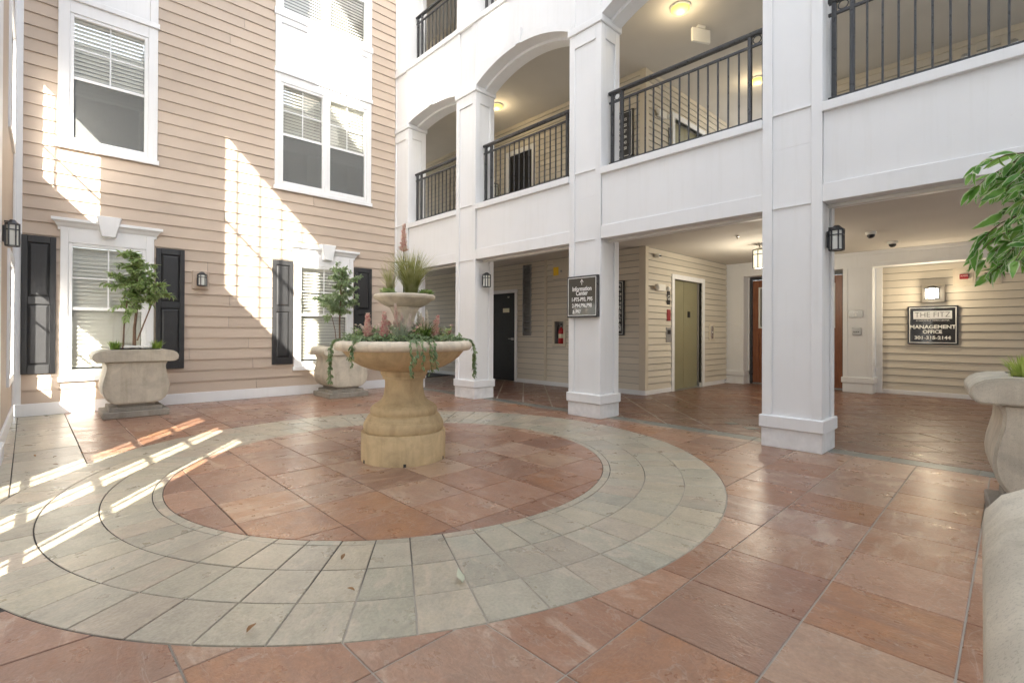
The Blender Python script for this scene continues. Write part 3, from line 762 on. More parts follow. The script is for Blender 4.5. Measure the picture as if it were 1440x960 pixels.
for ci, (x0, x1) in enumerate(COLS):                       # wall above each capital up to the next sill, flush behind the battens
    MB().box(x0-.0215, x1+.0215, FY-.0225, FY+DP+.0205, ZT0+.0005, ZT1-.0005).build('sill_return', 'white', gb)
# slabs: ceiling below, gallery floor above
GX0, GX1 = -15, 2.6
MB().box(GX0, GX1, FY+DP+.0, 12.4, 2.77, 3.22).build('gallery_slab', 'ceiling', gb)
MB().box(GX0, GX1, FY+DP+.0, 12.4, 6.08, 6.50).build('gallery_slab', 'ceiling', gb)
MB().box(GX0, GX1, FY+.02, 12.4, 9.61, 9.9).build('roof_slab', 'ceiling', gb)
MB().box(SX-6, SX-.2, FY+.0, FY+DP, 0, 9.6).build('end_wall', 'siding_tan_x', gb)
# inner beam behind the columns, lower than the ceiling
MB().box(GX0, GX1, FY+DP+.001, FY+DP+.10, 2.50, 2.769).build('inner_beam', 'white', gb, bevel=.004)

# ------------------------------------------------------------------ railings
BAL = MB().box(-.008, .008, -.008, .008, 0, .80).mesh('baluster', 'metal_black')
def railing(x0, x1, z, label):
    y = 5.60; t = thing('balcony_railing', label, 'railing', ((x0+x1)/2, y, z), 'balcony railings'); h = (x1-x0)/2
    def B(*q): return MB().box(*q)
    rail = MB()
    prof = [(-.026, 1.02), (.026, 1.02), (.034, 1.035), (.034, 1.05), (.022, 1.065), (-.022, 1.065), (-.034, 1.05), (-.034, 1.035)]
    rail.prism(prof, -h+.002, h-.002, 'yz_x').build('handrail', 'metal_black', t)
    B(-h+.002, h-.002, -.014, .014, .90, .925).build('upper_rail', 'metal_black', t)
    B(-h+.002, h-.002, -.014, .014, .075, .10).build('lower_rail', 'metal_black', t)
    px = []
    for s in (-1, 1):
        for d in (.05, .20): px.append(s*(h-d)); B(s*(h-d)-.020, s*(h-d)+.020, -.020, .020, .0, 1.02).build('post', 'metal_black', t, bevel=.003)
        c = s*(h-.125); path = [(c+.042*math.cos(a*math.pi/8), 0, .972+.042*math.sin(a*math.pi/8)) for a in range(17)]
        MB().tube(path, .006, 6).build('ring', 'metal_black', t)
    span = 2*(h-.20); nb = int(round(span/.117))-1
    for i in range(nb): link('baluster', BAL, t, (-(h-.20)+span*(i+1)/(nb+1), 0, .10))
names1 = ['black iron railing under the narrow arch next to the peach siding', 'black iron railing under the arch with a black door behind', 'black iron railing in front of the ceiling exit sign', 'black iron railing above the management office sign']
names2 = ['black iron top floor railing next to the peach siding wall', 'black iron top floor railing over the arch with a black door']
for i in range(4): railing(COLS[i][1], COLS[i+1][0], ZS1, names1[i])
for i in range(2): railing(COLS[i][1], COLS[i+1][0], ZT1, names2[i])

# ------------------------------------------------------------------ breezeway and gallery walls
bw_ = thing('breezeway_wall', 'tan siding back wall of the breezeway with black metal door', 'wall', (-8, BY, 0), world=True)
door_op = (-9.20, -8.42, .02, 2.10)
boards(bw_, ('y', BY, -1), -14.9, -7.47, .09, 2.77, .122, [(door_op[0]-.06, door_op[1]+.06, 0, 2.18), (-8.16, -7.88, 1.10, 2.72)], 'siding_tan_x', t1=.024, gap=.010, coremat='interior')  # core darkened so the lap gaps look shaded
boards(bw_, ('y', BY, -1), -7.40, EX-.11, .09, 2.77, .122, [(-7.24, -6.85, .86, 1.46), (-7.22, -6.70, 2.32, 2.70)], 'siding_tan_x', t1=.024, gap=.010, coremat='interior')
D = lambda: MB(lambda u, d, z: (u, BY-d, z))
D().box(-7.47, -7.40, -.01, .03, .09, 2.77).build('trim_board', 'tan_trim', bw_, bevel=.003)
D().box(EX-.11, EX+.028, -.075, .028, .09, 2.77).build('trim_board', 'tan_trim', bw_, bevel=.003)
D().box(-14.9, door_op[0]-.08, 0, .024, 0, .09).box(door_op[1]+.08, EX+.03, 0, .024, 0, .09).build('baseboard', 'white', bw_, bevel=.003)
D().box(-9.6, -6.5, -.32, -.30, 0, 2.76).build('backing', 'interior', bw_)
dr = D().box(door_op[0], door_op[1], -.03, .012, .02, 2.10).build('door', 'black_door', bw_, bevel=.003)
D().box(door_op[0]-.08, door_op[0]-.002, -.03, .035, 0, 2.18).box(door_op[1]+.002, door_op[1]+.08, -.03, .035, 0, 2.18).box(door_op[0]-.002, door_op[1]+.002, -.03, .0345, 2.103, 2.18).build('door_frame', 'white', dr, bevel=.004)
D().box(door_op[1]-.13, door_op[1]-.03, .012, .02, .98, 1.03).build('lock_plate', 'chrome', dr); D().box(door_op[1]-.19, door_op[1]-.04, .045, .06, 1.0, 1.018).box(door_op[1]-.06, door_op[1]-.045, .012, .05, 1.0, 1.018).build('handle', 'chrome', dr, bevel=.003)
D().box(-8.84, -8.62, .0125, .016, 1.64, 1.74).build('name_plate', 'tag_paper', dr)
D().box(-8.66, -8.60, .0125, .03, 1.99, 2.02).build('closer_bracket', 'chrome', dr)
# louvre strip
lv = D().box(-8.155, -8.13, -.02, .03, 1.11, 2.71).box(-7.905, -7.885, -.02, .03, 1.11, 2.71).box(-8.13, -7.905, -.03, -.02, 1.11, 2.71).build('louvre', 'galv', bw_)
for i in range(22):
    z = 1.14+i*.0715
    D().add([(-8.13, .022, z), (-7.905, .022, z), (-7.905, -.012, z+.045), (-8.13, -.012, z+.045), (-8.13, .020, z-.003), (-7.905, .020, z-.003), (-7.905, -.014, z+.042), (-8.13, -.014, z+.042)],
            [(0, 1, 2, 3), (4, 5, 6, 7), (0, 1, 5, 4), (2, 3, 7, 6), (0, 3, 7, 4), (1, 2, 6, 5)]).build('slat', 'galv', lv)
# service panel with yellow sticker, top right
pn = D().box(-7.22, -6.70, -.01, .028, 2.32, 2.70).build('service_panel', 'tan_trim', bw_, bevel=.004)
D().box(-7.20, -7.05, .0285, .031, 2.40, 2.58).build('sticker', 'yellow_sticker', pn)
D().box(-6.99, -6.96, .0285, .042, 2.46, 2.50).build('knob', 'galv', pn)
# extinguisher cabinet and extinguisher
cb = thing('extinguisher_cabinet', 'tan framed recess in the breezeway wall holding the fire extinguisher', 'cabinet', (-7.04, BY, .88), world=True)
D().box(-7.24, -7.175, -.01, .03, .86, 1.46).box(-6.915, -6.85, -.01, .03, .86, 1.46).box(-7.175, -6.915, -.01, .03, .86, .92).box(-7.175, -6.915, -.01, .03, 1.40, 1.46).build('frame', 'tan_trim', cb, bevel=.004)
D().box(-7.175, -6.915, -.14, -.135, .92, 1.40).box(-7.18, -7.176, -.135, -.01, .92, 1.40).box(-6.914, -6.91, -.135, -.01, .92, 1.40).box(-7.175, -6.915, -.135, -.01, .916, .919).build('recess', 'interior', cb)
ex = thing('fire_extinguisher', 'red fire extinguisher with black hose standing in the tan wall recess', 'fire extinguisher', (-7.045, BY+.06, .921))
MB().lathe([(.055, 0), (.062, .01), (.062, .27), (.05, .31), (.02, .335), (.02, .36)], seg=20).build('cylinder', 'red_paint', ex, smooth=True)
MB().lathe([(.063, .12), (.063, .21)], seg=20, cap=False).build('paper_label', 'tag_paper', ex, smooth=True)
MB().lathe([(.018, .36), (.022, .365), (.022, .385), (.012, .395)], seg=12).build('valve', 'chrome', ex)
MB().box(-.015, .075, -.008, .008, .39, .402).box(-.015, .08, -.008, .008, .425, .437).box(-.015, .0, -.008, .008, .39, .437).build('lever', 'plastic_black', ex)
MB().tube([(-.02, -.02, .385), (-.06, -.03, .40), (-.078, -.03, .33), (-.072, -.03, .2), (-.07, -.03, .12)], [.008, .008, .008, .01, .014], 8).build('hose', 'plastic_black', ex, smooth=True)

# elevator wall (faces +X)
ew = thing('elevator_wall', 'tan siding wall with olive elevator doors in a white frame', 'wall', (EX, 9.9, 0), world=True)
eop = (9.14, 10.36, 0, 2.24)
boards(ew, ('x', EX, 1), BY+.076, 11.62, .09, 2.77, .122, [eop], 'siding_tan_y', t1=.024, gap=.010, coremat='interior', thick=.1)
E_ = lambda: MB(lambda u, d, z: (EX+d, u, z))
E_().box(BY-.026, 9.04, 0, .0245, 0, .09).box(10.46, 11.5, 0, .0245, 0, .09).build('baseboard', 'white', ew, bevel=.003)
ed = E_().box(9.04, 9.14, -.05, .04, 0, 2.335).box(10.36, 10.46, -.05, .04, 0, 2.335).box(9.14, 10.36, -.05, .0395, 2.24, 2.335).build('elevator_frame', 'white', ew, bevel=.005)
for a, b in ((9.14, 9.744), (9.754, 10.36)): E_().box(a, b, -.12, -.09, .005, 2.24).build('elevator_door', 'elevator_olive', ed, bevel=.003)
E_().box(8.95, 10.55, -.5, -.13, 0, 2.5).build('shaft', 'interior', ed)
E_().box(9.14, 10.36, -.12, .04, -.002, .006).build('threshold', 'galv', ed)
E_().box(9.92, 10.03, -.0895, -.084, 1.49, 1.62).build('floor_plate', 'plastic_black', ed)
E_().box(10.70, 10.95, .01, .032, 1.0, 1.36).build('call_surround', 'tan_trim', ew, bevel=.004)
cpl = E_().box(10.77, 10.88, .0325, .040, 1.04, 1.32).build('call_plate', 'chrome', ew, bevel=.002)
E_().box(10.81, 10.84, .0405, .048, 1.17, 1.20).build('button', 'plastic_white', cpl)
cp = E_().box(8.83, 9.01, .014, .034, .98, 1.27).build('card_reader', 'galv', ew, bevel=.003)
E_().box(8.86, 8.98, .0345, .039, 1.14, 1.22).build('keypad', 'plastic_black', cp)
el = thing('emergency_light', 'white twin head emergency light on the tan elevator wall', 'emergency light', (EX+.025, 8.60, 2.02))
MB().box(0, .06, -.17, .11, -.06, .07).build('housing', 'plastic_white', el, bevel=.01)
for y in (.17, -.22): MB().ball((.07, y, .0), .05, 12, 8).build('lamp_head', 'plastic_white', el, smooth=True)
fn = tag(E_().box(8.86, 8.97, .020, .030, 1.72, 1.98).build('floor_number_sign', 'plastic_black'), 'small black floor number plate beside the elevator frame', 'sign')
fs_ = tag(E_().box(8.86, 8.99, .020, .031, 1.40, 1.62).build('fire_notice', 'dark_red'), 'small red fire notice plate left of the elevator frame', 'sign')
sc1 = thing('security_camera', 'small white bullet camera at the top corner of the elevator wall', 'security camera', (EX+.02, 8.42, 2.60))
MB().box(0, .1, -.04, .04, -.02, .05).build('housing', 'plastic_white', sc1, bevel=.006); MB().lathe([(.03, 0), (.03, .02)], c=(.1, 0), seg=12).build('lens', 'plastic_black', sc1)

# entrance portal and office wall
pw = thing('entrance_wall', 'cream panelled entrance wall with wooden double door and tan siding panel', 'wall', (-2.5, PYY, 0), world=True)
P_ = lambda: MB(lambda u, d, z: (u, PYY-d, z))
for (a, b) in ((-5.04, -4.56), (-2.62, -2.13)):
    c = P_().box(a+.01, b-.01, -.02, .34, .30, 2.46).build('pilaster', 'white', pw)
    P_().box(a, a+.08, .30, .355, .30, 2.46).box(b-.08, b, .30, .355, .30, 2.46).build('batten', 'white', c, bevel=.003)
    P_().box(a-.004, b+.004, -.02, .36, 0, .19).build('plinth', 'white', c, bevel=.004); P_().box(a-.025, b+.025, -.02, .38, .19, .30).build('plinth_cap', 'white', c, bevel=.006)
P_().box(-5.04, 2.6, -.02, .345, 2.46, 2.769).build('header', 'white', pw, bevel=.003)
P_().box(-5.045, 2.6, .3455, .375, 2.70, 2.7685).box(-2.13, 2.6, .3455, .36, 2.46, 2.54).build('header_trim', 'white', pw, bevel=.004)
P_().box(-4.56, -4.535, -.02, .10, 0, 2.46).box(-2.645, -2.62, -.02, .10, 0, 2.46).build('door_surround', 'white', pw, bevel=.004)
P_().box(-4.535, -4.485, -.02, .05, 0, 2.46).box(-2.695, -2.645, -.02, .05, 0, 2.46).box(-4.485, -2.695, -.02, .05, 2.39, 2.46).build('door_jamb', 'metal_black', pw, bevel=.003)
for a, b, s in ((-4.48, -3.595, 1), (-3.585, -2.70, -1)):
    d = P_().box(a, a+.13, -.02, .02, .03, 2.385).box(b-.13, b, -.02, .02, .03, 2.385).box(a+.13, b-.13, -.02, .02, .03, .28).box(a+.13, b-.13, -.02, .02, 1.12, 1.28).box(a+.13, b-.13, -.02, .02, 2.22, 2.385).box(a+.13, b-.13, -.019, -.005, .28, 1.12).build('wooden_door', 'wood_door', pw, bevel=.004)
    P_().box(a+.16, b-.16, -.004, .008, .32, 1.08).build('raised_panel', 'wood_door', d, bevel=.006)
    P_().box(a+.13, a+.16, -.01, .026, 1.28, 2.22).box(b-.16, b-.13, -.01, .026, 1.28, 2.22).box(a+.16, b-.16, -.01, .026, 1.28, 1.31).box(a+.16, b-.16, -.01, .026, 2.19, 2.22).build('glazing_bead', 'cream_trim', d)
    P_().box(a+.16, b-.16, -.006, -.001, 1.31, 2.19).build('pane', 'window_glass', d)
    P_().box(a+.16, b-.16, -.019, -.012, 1.29, 2.2).build('curtain', 'interior', d)
    hx = b-.07 if s > 0 else a+.07
    P_().box(hx-.02, hx+.02, .02, .026, .92, 1.18).build('lock_plate', 'chrome', d); MB().tube([(hx, PYY-.02, .98), (hx, PYY-.07, 1.0), (hx, PYY-.07, 1.12), (hx, PYY-.02, 1.15)], .009, 8).build('handle', 'chrome', d, smooth=True)
    P_().box(a, b, -.02, .03, .003, .028).build('kick_strip', 'galv', d)
P_().box(-4.5, -2.65, -.3, -.28, 0, 2.4).build('door_backing', 'interior', pw)
P_().box(-2.13, -2.03, -.02, .06, 0, 2.46).box(-2.03, 2.6, -.02, .03, 0, .085).build('panel_frame', 'white', pw, bevel=.004)
boards(pw, ('y', PYY, -1), -2.03, 2.5, .085, 2.46, .141, [], 'siding_tan_x', t1=.025, gap=.009, coremat='interior')
for x, z0, nm, mat, cat, lab in ((-2.545, 1.49, 'suite_sign', 'galv', 'sign', 'small grey suite number plate, the upper one on the cream pilaster'), (-2.475, 1.145, 'keypad', 'galv', 'keypad', 'small grey entry keypad under the suite plate on the cream pilaster')):
    pass

# upstairs back wall with door and elevator block
ub = thing('gallery_wall', 'tan siding wall of the upper gallery with a black door', 'wall', (-8, BY, 3.22), world=True)
G0 = 3.22
udo = (-8.62, -7.88, G0, 5.36)
boards(ub, ('y', BY, -1), -14.9, EX-.11, G0+.09, 6.08, .122, [(udo[0]-.11, udo[1]+.11, G0, 5.47)], 'siding_tan_x', t1=.024, gap=.010, coremat='interior')
D().box(EX-.11, EX+.028, -.075, .028, G0+.001, 6.08).box(-14.9, EX-.11, .0, .022, 6.0, 6.079).build('trim_board', 'tan_trim', ub, bevel=.003)
D().box(-9.0, -7.5, -.32, -.30, G0, 6.0).build('backing', 'interior', ub)
d2 = D().box(udo[0], udo[1], -.03, .01, G0+.01, udo[3]).build('door', 'black_door', ub, bevel=.003)
D().box(udo[0]-.11, udo[0]-.002, -.03, .035, G0, udo[3]+.11).box(udo[1]+.002, udo[1]+.11, -.03, .035, G0, udo[3]+.11).box(udo[0]-.002, udo[1]+.002, -.03, .0345, udo[3]+.002, udo[3]+.11).build('door_frame', 'white', d2, bevel=.004)
ue = thing('upper_elevator_wall', 'tan siding wall around the upper floor elevator opening', 'wall', (EX, 9.9, G0), world=True)
uo = (9.14, 10.36, G0, 5.46)
boards(ue, ('x', EX, 1), BY+.076, 12.3, G0+.09, 6.08, .122, [uo], 'siding_tan_y', t1=.024, gap=.010, coremat='interior', thick=.1)
uf = E_().box(9.04, 9.14, -.05, .04, G0, 5.56).box(10.36, 10.46, -.05, .04, G0, 5.56).box(9.14, 10.36, -.05, .0395, 5.46, 5.56).build('elevator_frame', 'white', ue, bevel=.005)
for a, b in ((9.14, 9.744), (9.754, 10.36)): E_().box(a, b, -.12, -.09, G0+.005, 5.46).build('elevator_door', 'elevator_olive', uf, bevel=.003)
E_().box(BY+.085, 12.2, .0, .022, 6.0, 6.0785).build('trim_board', 'tan_trim', ue, bevel=.003)
ur = thing('upper_office_wall', 'tan siding wall behind the railing over the management office', 'wall', (-1, 11.2, G0), world=True)
boards(ur, ('y', 11.2, -1), -2.9, 2.5, G0+.09, 6.08, .141, [], 'siding_tan_x', t1=.025, gap=.009, coremat='interior')
U_ = lambda: MB(lambda u, d, z: (u, 11.2-d, z))
U_().box(-2.9, 2.5, 0, .03, 5.98, 6.079).box(-3.0, -2.9, -.1, .03, G0, 6.079).build('trim_board', 'tan_trim', ur, bevel=.003)
U_().box(-1.6, 2.5, 0, .045, 5.22, 5.36).build('band', 'white', ur, bevel=.003)
for x in (-.78, -.20):
    q = U_().box(x-.15, x+.15, .0, .03, 5.66, 5.94).build('mounting_block', 'tan_trim', ur, bevel=.004)
    MB(lambda u, d, z: (x+u, 11.2-.03-z, 5.80+d)).lathe([(.05, 0), (.05, .02), (.035, .03)], seg=14).build('speaker_grille', 'chrome', q, smooth=True)
mt = tag(MB().box(-12.8, -10.7, 6.6, 8.0, .001, .013).build('floor_mat', 'rubber_mat', bevel=.004), 'black rubber mat on the breezeway tiles below the dim siding', 'mat')
tg = thing('top_gallery_wall', 'tan siding wall of the top gallery behind the highest railing', 'wall', (-8, BY, 6.5), world=True)
boards(tg, ('y', BY, -1), -14.9, -4.9, 6.5, 9.6, .122, [], 'siding_tan_x', t1=.014)

# ------------------------------------------------------------------ lanterns, ceiling lights, fittings
def lantern(name, label, loc, rz, lit=False, block=None, w=.085, h=.25, group='wall lanterns', back=True):
    """built facing local -Y, back plate at y=0"""
    t = thing(name, label, 'lantern', loc, group, rz)
    if block: MB().box(-block[0], block[0], -.03, 0, -block[1], block[1]+.02).build('mounting_block', block[2], t, bevel=.01)
    y0 = -.03 if block else 0
    MB().box(-.045, .045, y0-.018, y0, -.07, .09).build('back_plate', 'metal_black', t, bevel=.004)
    c = y0-.02-w; z0, z1 = -h/2, h/2
    cage = MB(); q = w*.5
    oct_ = [(-w, -q), (-q, -w), (q, -w), (w, -q), (w, q), (q, w), (-q, w), (-w, q)]
    for (a, b) in oct_: cage.box(a-.006, a+.006, c+b-.006, c+b+.006, z0, z1)
    for zz in (z0, z0+.19*h/.25, z1):
        for i in range(8):
            (a, b), (e, f) = oct_[i], oct_[(i+1) % 8]; cage.tube([(a, c+b, zz), (e, c+f, zz)], .0065, 4)
    cage.build('cage', 'metal_black', t)
    MB().prism([(a*1.12, c+b*1.12) for a, b in oct_], z1, z1+.012, 'xy_z').lathe([(w*1.0, z1+.012), (w*.55, z1+.04), (.02, z1+.05)], c=(0, c), seg=8).build('roof', 'metal_black', t)
    MB().box(-.012, .012, c, y0-.01, z1+.02, z1+.036).build('arm', 'metal_black', t)
    MB().prism([(a*.93, c+b*.93) for a, b in oct_], z0+.004, z1-.004, 'xy_z').build('glass', 'lamp_white' if lit else 'milk_glass', t)
    return t
G90 = math.pi/2
# siding faces +X -> local -Y must point to +X: rotate +90deg
lantern('wall_lantern', 'small black lantern on the peach siding between window and sunlit patch', (SX+.018, sy(1.79), sz(1.95)), G90, block=(.115, .14, 'siding_peach'), w=.06, h=.17)
lantern('wall_lantern', 'black lantern on the window wall next to the corner shutter', (-7.0, LW+.001, 2.10), math.pi, w=.05, h=.21)
lantern('wall_lantern', 'black lantern on the column side facing the black breezeway door', (-6.628, 5.60, 2.05), G90, w=.062, h=.20)
lantern('wall_lantern', 'black lantern on the column nearest the management office sign', (-1.384, 5.58, 2.06), G90, w=.056, h=.19)
ll = lantern('wall_lantern', 'lit black lantern glowing above the management office sign', (-1.265, PYY-.025, 1.90), 0, True, (.165, .155, 'tan_trim'), .10, .19)
lantern('wall_lantern', 'black lantern beside the upper gallery black door', (-9.05, BY-.025, 4.62), 0, w=.085, h=.28)
pl_ = bpy.data.lights.new('lantern_bulb', 'POINT'); pl_.energy = 5.0; pl_.color = (1, .84, .6); pl_.shadow_soft_size = .08; pl_.specular_factor = .15
po = bpy.data.objects.new('lantern_bulb', pl_); COL.objects.link(po); po.parent = ll; po.location = (0, -.30, .0)
pd = thing('hanging_lantern', 'black lantern hanging from the breezeway ceiling by a cream hook', 'lantern', (-3.38, 9.35, 2.77))
q = .085
cg = MB()
for a, b in ((-q, -q), (q, -q), (q, q), (-q, q), (0, -q), (0, q), (-q, 0), (q, 0)): cg.box(a-.006, a+.006, b-.006, b+.006, -.44, -.12)
for z in (-.44, -.20, -.12): cg.box(-q, q, -q-.006, -q+.006, z, z+.012).box(-q, q, q-.006, q+.006, z, z+.012).box(-q-.006, -q+.006, -q, q, z, z+.012).box(q-.006, q+.006, -q, q, z, z+.012)
cg.build('cage', 'metal_black', pd); MB().box(-q*.92, q*.92, -q*.92, q*.92, -.43, -.125).build('glass', 'lamp_soft', pd)
hd = bpy.data.lights.new('lantern_bulb', 'POINT'); hd.energy = 9.5; hd.color = (1, .9, .72); hd.shadow_soft_size = .15; hd.specular_factor = .15
ho = bpy.data.objects.new('lantern_bulb', hd); COL.objects.link(ho); ho.parent = pd; ho.location = (0, 0, -.62)
MB().lathe([(.1, -.115), (.06, -.08), (.012, -.07), (.012, -.01), (.06, -.005), (.06, 0)], seg=12).build('hook', 'cream_trim', pd, smooth=True)
def disc_light(name, label, loc, r=.13, e=1.8):
    t = thing(name, label, 'ceiling light', loc, 'gallery ceiling lights')
    MB().lathe([(r*1.12, 0), (r*1.12, -.02), (r*1.02, -.03)], seg=28).build('rim', 'cream_trim', t, smooth=True)
    MB().lathe([(r, -.012), (r*.98, -.045), (r*.8, -.075), (r*.4, -.095), (.01, -.10)], seg=28).build('diffuser', 'lamp_yellow', t, smooth=True)
    d = bpy.data.lights.new('ceiling_bulb', 'POINT'); d.energy = e; d.color = (1, .80, .50); d.shadow_soft_size = .12; d.specular_factor = .3
    o = bpy.data.objects.new('ceiling_bulb', d); COL.objects.link(o); o.parent = t; o.location = (0, 0, -.22)
disc_light('ceiling_light', 'round yellow ceiling light over the upper gallery door', (-8.0, 7.1, 6.08))
disc_light('ceiling_light', 'round yellow ceiling light beside the white ceiling exit sign', (-3.66, 6.95, 6.08), .135)
disc_light('ceiling_light', 'round yellow ceiling light deep in the upper gallery past the elevator', (-3.66, 10.0, 6.08), .13)
xs_ = thing('exit_sign', 'cream exit sign hung from the upper gallery ceiling', 'exit sign', (-3.66, 7.62, 6.08))
MB().box(-.07, .07, -.03, .03, -.05, 0).build('canopy', 'plastic_white', xs_, bevel=.004); MB().box(-.17, .17, -.022, .022, -.27, -.05).build('housing', 'plastic_white', xs_, bevel=.008)
xs_.rotation_euler.z = RD(62)
ue2 = thing('emergency_light', 'white emergency light on the upper elevator wall', 'emergency light', (EX+.025, 8.62, 5.35))
MB().box(0, .06, -.17, .11, -.06, .07).build('housing', 'plastic_white', ue2, bevel=.01)
for y in (.17, -.22): MB().ball((.07, y, .0), .05, 12, 8).build('lamp_head', 'plastic_white', ue2, smooth=True)
for i, (x, y, lab) in enumerate(((-1.76, 9.5, 'white dome camera on the breezeway ceiling, the one closer to the lantern column'), (-1.68, 10.75, 'white dome camera on the breezeway ceiling, the one closer to the cream header'))):
    t = thing('dome_camera', lab, 'security camera', (x, y, 2.77))
    MB().lathe([(.075, 0), (.075, -.03), (.06, -.045)], seg=24).build('base', 'plastic_white', t, smooth=True)
    MB().lathe([(.055, -.045), (.05, -.075), (.03, -.095), (.008, -.10)], seg=20).build('dome', 'plastic_black', t, smooth=True)
sp_ = tag(MB().lathe([(.03, 0), (.03, -.02), (.014, -.03), (.014, -.05)], seg=12).build('sprinkler', 'chrome', loc=(-3.35, 8.3, 2.77)), 'small metal sprinkler head on the breezeway ceiling by the hanging lantern', 'sprinkler')

# ------------------------------------------------------------------ signs
def text(body, size, mat, parent, loc, T, align='CENTER', ext=.0008, name='lettering', sx=1.0, bold=0):
    c = bpy.data.curves.new('txt', 'FONT'); c.body = body; c.size = size; c.align_x = align; c.align_y = 'CENTER'; c.extrude = ext; c.offset = bold
    o = bpy.data.objects.new('txt', c); COL.objects.link(o)
    bpy.context.view_layer.update()
    me = bpy.data.meshes.new_from_object(o.evaluated_get(bpy.context.evaluated_depsgraph_get())); bpy.data.objects.remove(o)
    me.transform(Matrix.Diagonal((sx, 1, 1, 1)))
    me.transform(T @ Matrix.Translation(loc)); me.materials.clear(); me.materials.append(MATS[mat])
    return link(name, me, parent)
FACE = Matrix(((1, 0, 0, 0), (0, 0, -1, 0), (0, 1, 0, 0), (0, 0, 0, 1)))       # text plane -> faces -Y (text z -> -y)
def border(t, w, h, y, th, mat):
    MB().box(-w, w, y-.001, y, h-th, h).box(-w, w, y-.001, y, -h, -h+th).box(-w, -w+th, y-.001, y, -h+th, h-th).box(w-th, w, y-.001, y, -h+th, h-th).build('border_line', mat, t)
s1 = thing('direction_sign', 'bronze information center sign with arrow fixed to a white column', 'sign', (-4.255, FY-.002, 1.652))
MB().box(-.265, .265, -.045, 0, -.285, .285).build('frame', 'metal_black', s1, bevel=.006)
MB().box(-.245, .245, -.0475, -.0455, -.265, .265).build('panel', 'sign_bronze', s1)
border(s1, .242, .262, -.048, .008, 'letter_white')
for b, z, sz_ in (('Information', .105, .086), ('Center', .045, .086), ('1-P75-P93, P95', -.04, .074), ('2-P94,P96,P98', -.125, .074)):
    text(b, sz_, 'letter_white', s1, (0, z, .0485), FACE, sx=.82 if z > 0 else .80, bold=.0016)
text('& P97', .074, 'letter_white', s1, (-.09, -.21, .0485), FACE, sx=.8, bold=.0016)
MB().box(-.004, .004, -.0492, -.0485, .16, .225).add([(-.03, -.0492, .195), (-.022, -.0492, .195), (0, -.0492, .228), (.022, -.0492, .195), (.03, -.0492, .195), (0, -.0492, .24)], [(0, 1, 2, 5), (2, 3, 4, 5)]).build('arrow', 'letter_white', s1)
s2 = thing('unit_number_sign', 'black unit number sign on the breezeway siding behind a white column', 'sign', (-5.62, BY-.025, 1.637))
MB().box(-.25, .25, -.04, 0, -.525, .525).build('frame', 'metal_black', s2, bevel=.006); MB().box(-.23, .23, -.0425, -.0405, -.505, .505).build('panel', 'sign_black', s2); border(s2, .225, .50, -.043, .009, 'letter_white')
for i, b in enumerate(('P1', '370-376', '258-264', '157-161', '260-264', '271-275', '119,123,', '160,161,', '171,176', 'P90,P92,', 'P97')):
    text(b, .086, 'letter_white', s2, (.195, .43-i*.085, .0435), FACE, align='RIGHT', sx=.8, bold=.002)
s3 = thing('office_sign', 'black management office sign with phone number under the lit lantern', 'sign', (-1.275, PYY-.026, 1.325))
MB().box(-.362, .362, -.03, 0, -.357, .357).build('frame', 'metal_black', s3, bevel=.004); MB().box(-.35, .35, -.0325, -.0305, -.345, .345).build('panel', 'sign_black', s3); border(s3, .335, .33, -.033, .012, 'letter_white')
MB().box(-.275, .275, -.0345, -.0331, .115, .265).build('name_plate', 'sign_silver', s3)
text('THE FITZ', .135, 'letter_dark', s3, (0, .19, .0353), FACE, sx=.93, bold=-.0015)
text('AT ROCKVILLE TOWN CENTER', .032, 'letter_white', s3, (0, .085, .0343), FACE, sx=1.05)
text('MANAGEMENT', .092, 'letter_white', s3, (0, -.035, .0343), FACE, sx=1.05, bold=.003)
text('OFFICE', .085, 'letter_white', s3, (0, -.125, .0343), FACE, sx=1.0, bold=.003)
text('301-315-2144', .082, 'letter_white', s3, (0, -.235, .0343), FACE, sx=1.12, bold=.003)
s4 = thing('suite_sign', 'small grey suite plate, the upper of two plates on the cream pilaster', 'sign', (-2.40, PYY-.357, 1.553))
MB().box(-.115, .115, -.012, 0, -.072, .072).build('plate', 'galv', s4, bevel=.003); text('SUITE', .03, 'letter_white', s4, (0, .03, .0125), FACE); text('6', .075, 'letter_white', s4, (0, -.025, .0125), FACE, bold=.002)
s5 = thing('entry_keypad', 'small grey keypad, the lower of two plates on the cream pilaster', 'keypad', (-2.385, PYY-.357, 1.207))
MB().box(-.075, .075, -.02, 0, -.072, .072).build('plate', 'galv', s5, bevel=.003)
for i in range(3): MB().box(-.05+i*.035, -.03+i*.035, -.024, -.02, -.02, 0).build('button', 'plastic_black', s5)
for x, lab, nm, mat, cat in ((-.84, 'dark red fire alarm on a square tan mounting block', 'fire_alarm', 'dark_red', 'alarm'), (-.515, 'black wall camera on a square tan mounting block', 'wall_camera', 'plastic_black', 'security camera')):
    t = thing(nm, lab, cat, (x, PYY-.0265, 2.19))
    MB().box(-.15, .15, -.012, 0, -.16, .16).build('mounting_block', 'tan_trim', t, bevel=.004); MB().box(-.12, .12, -.018, -.0125, -.13, .13).build('inner_plate', 'tan_trim', t, bevel=.002)
    MB().box(-.06, .06, -.05, -.0185, -.045, .045).build('housing', mat, t, bevel=.006)
    if nm == 'fire_alarm': text('ALARM', .03, 'letter_white', t, (0, .01, .0505), FACE)
    else: MB(lambda u, d, z: (u, -.05-z, d)).lathe([(.018, 0), (.018, .008), (.006, .01)], seg=12).build('lens', 'chrome', t)
s6 = thing('upper_unit_sign', 'black sign on the upper gallery siding left of the elevator corner', 'sign', (-5.42, BY-.025, 4.95))
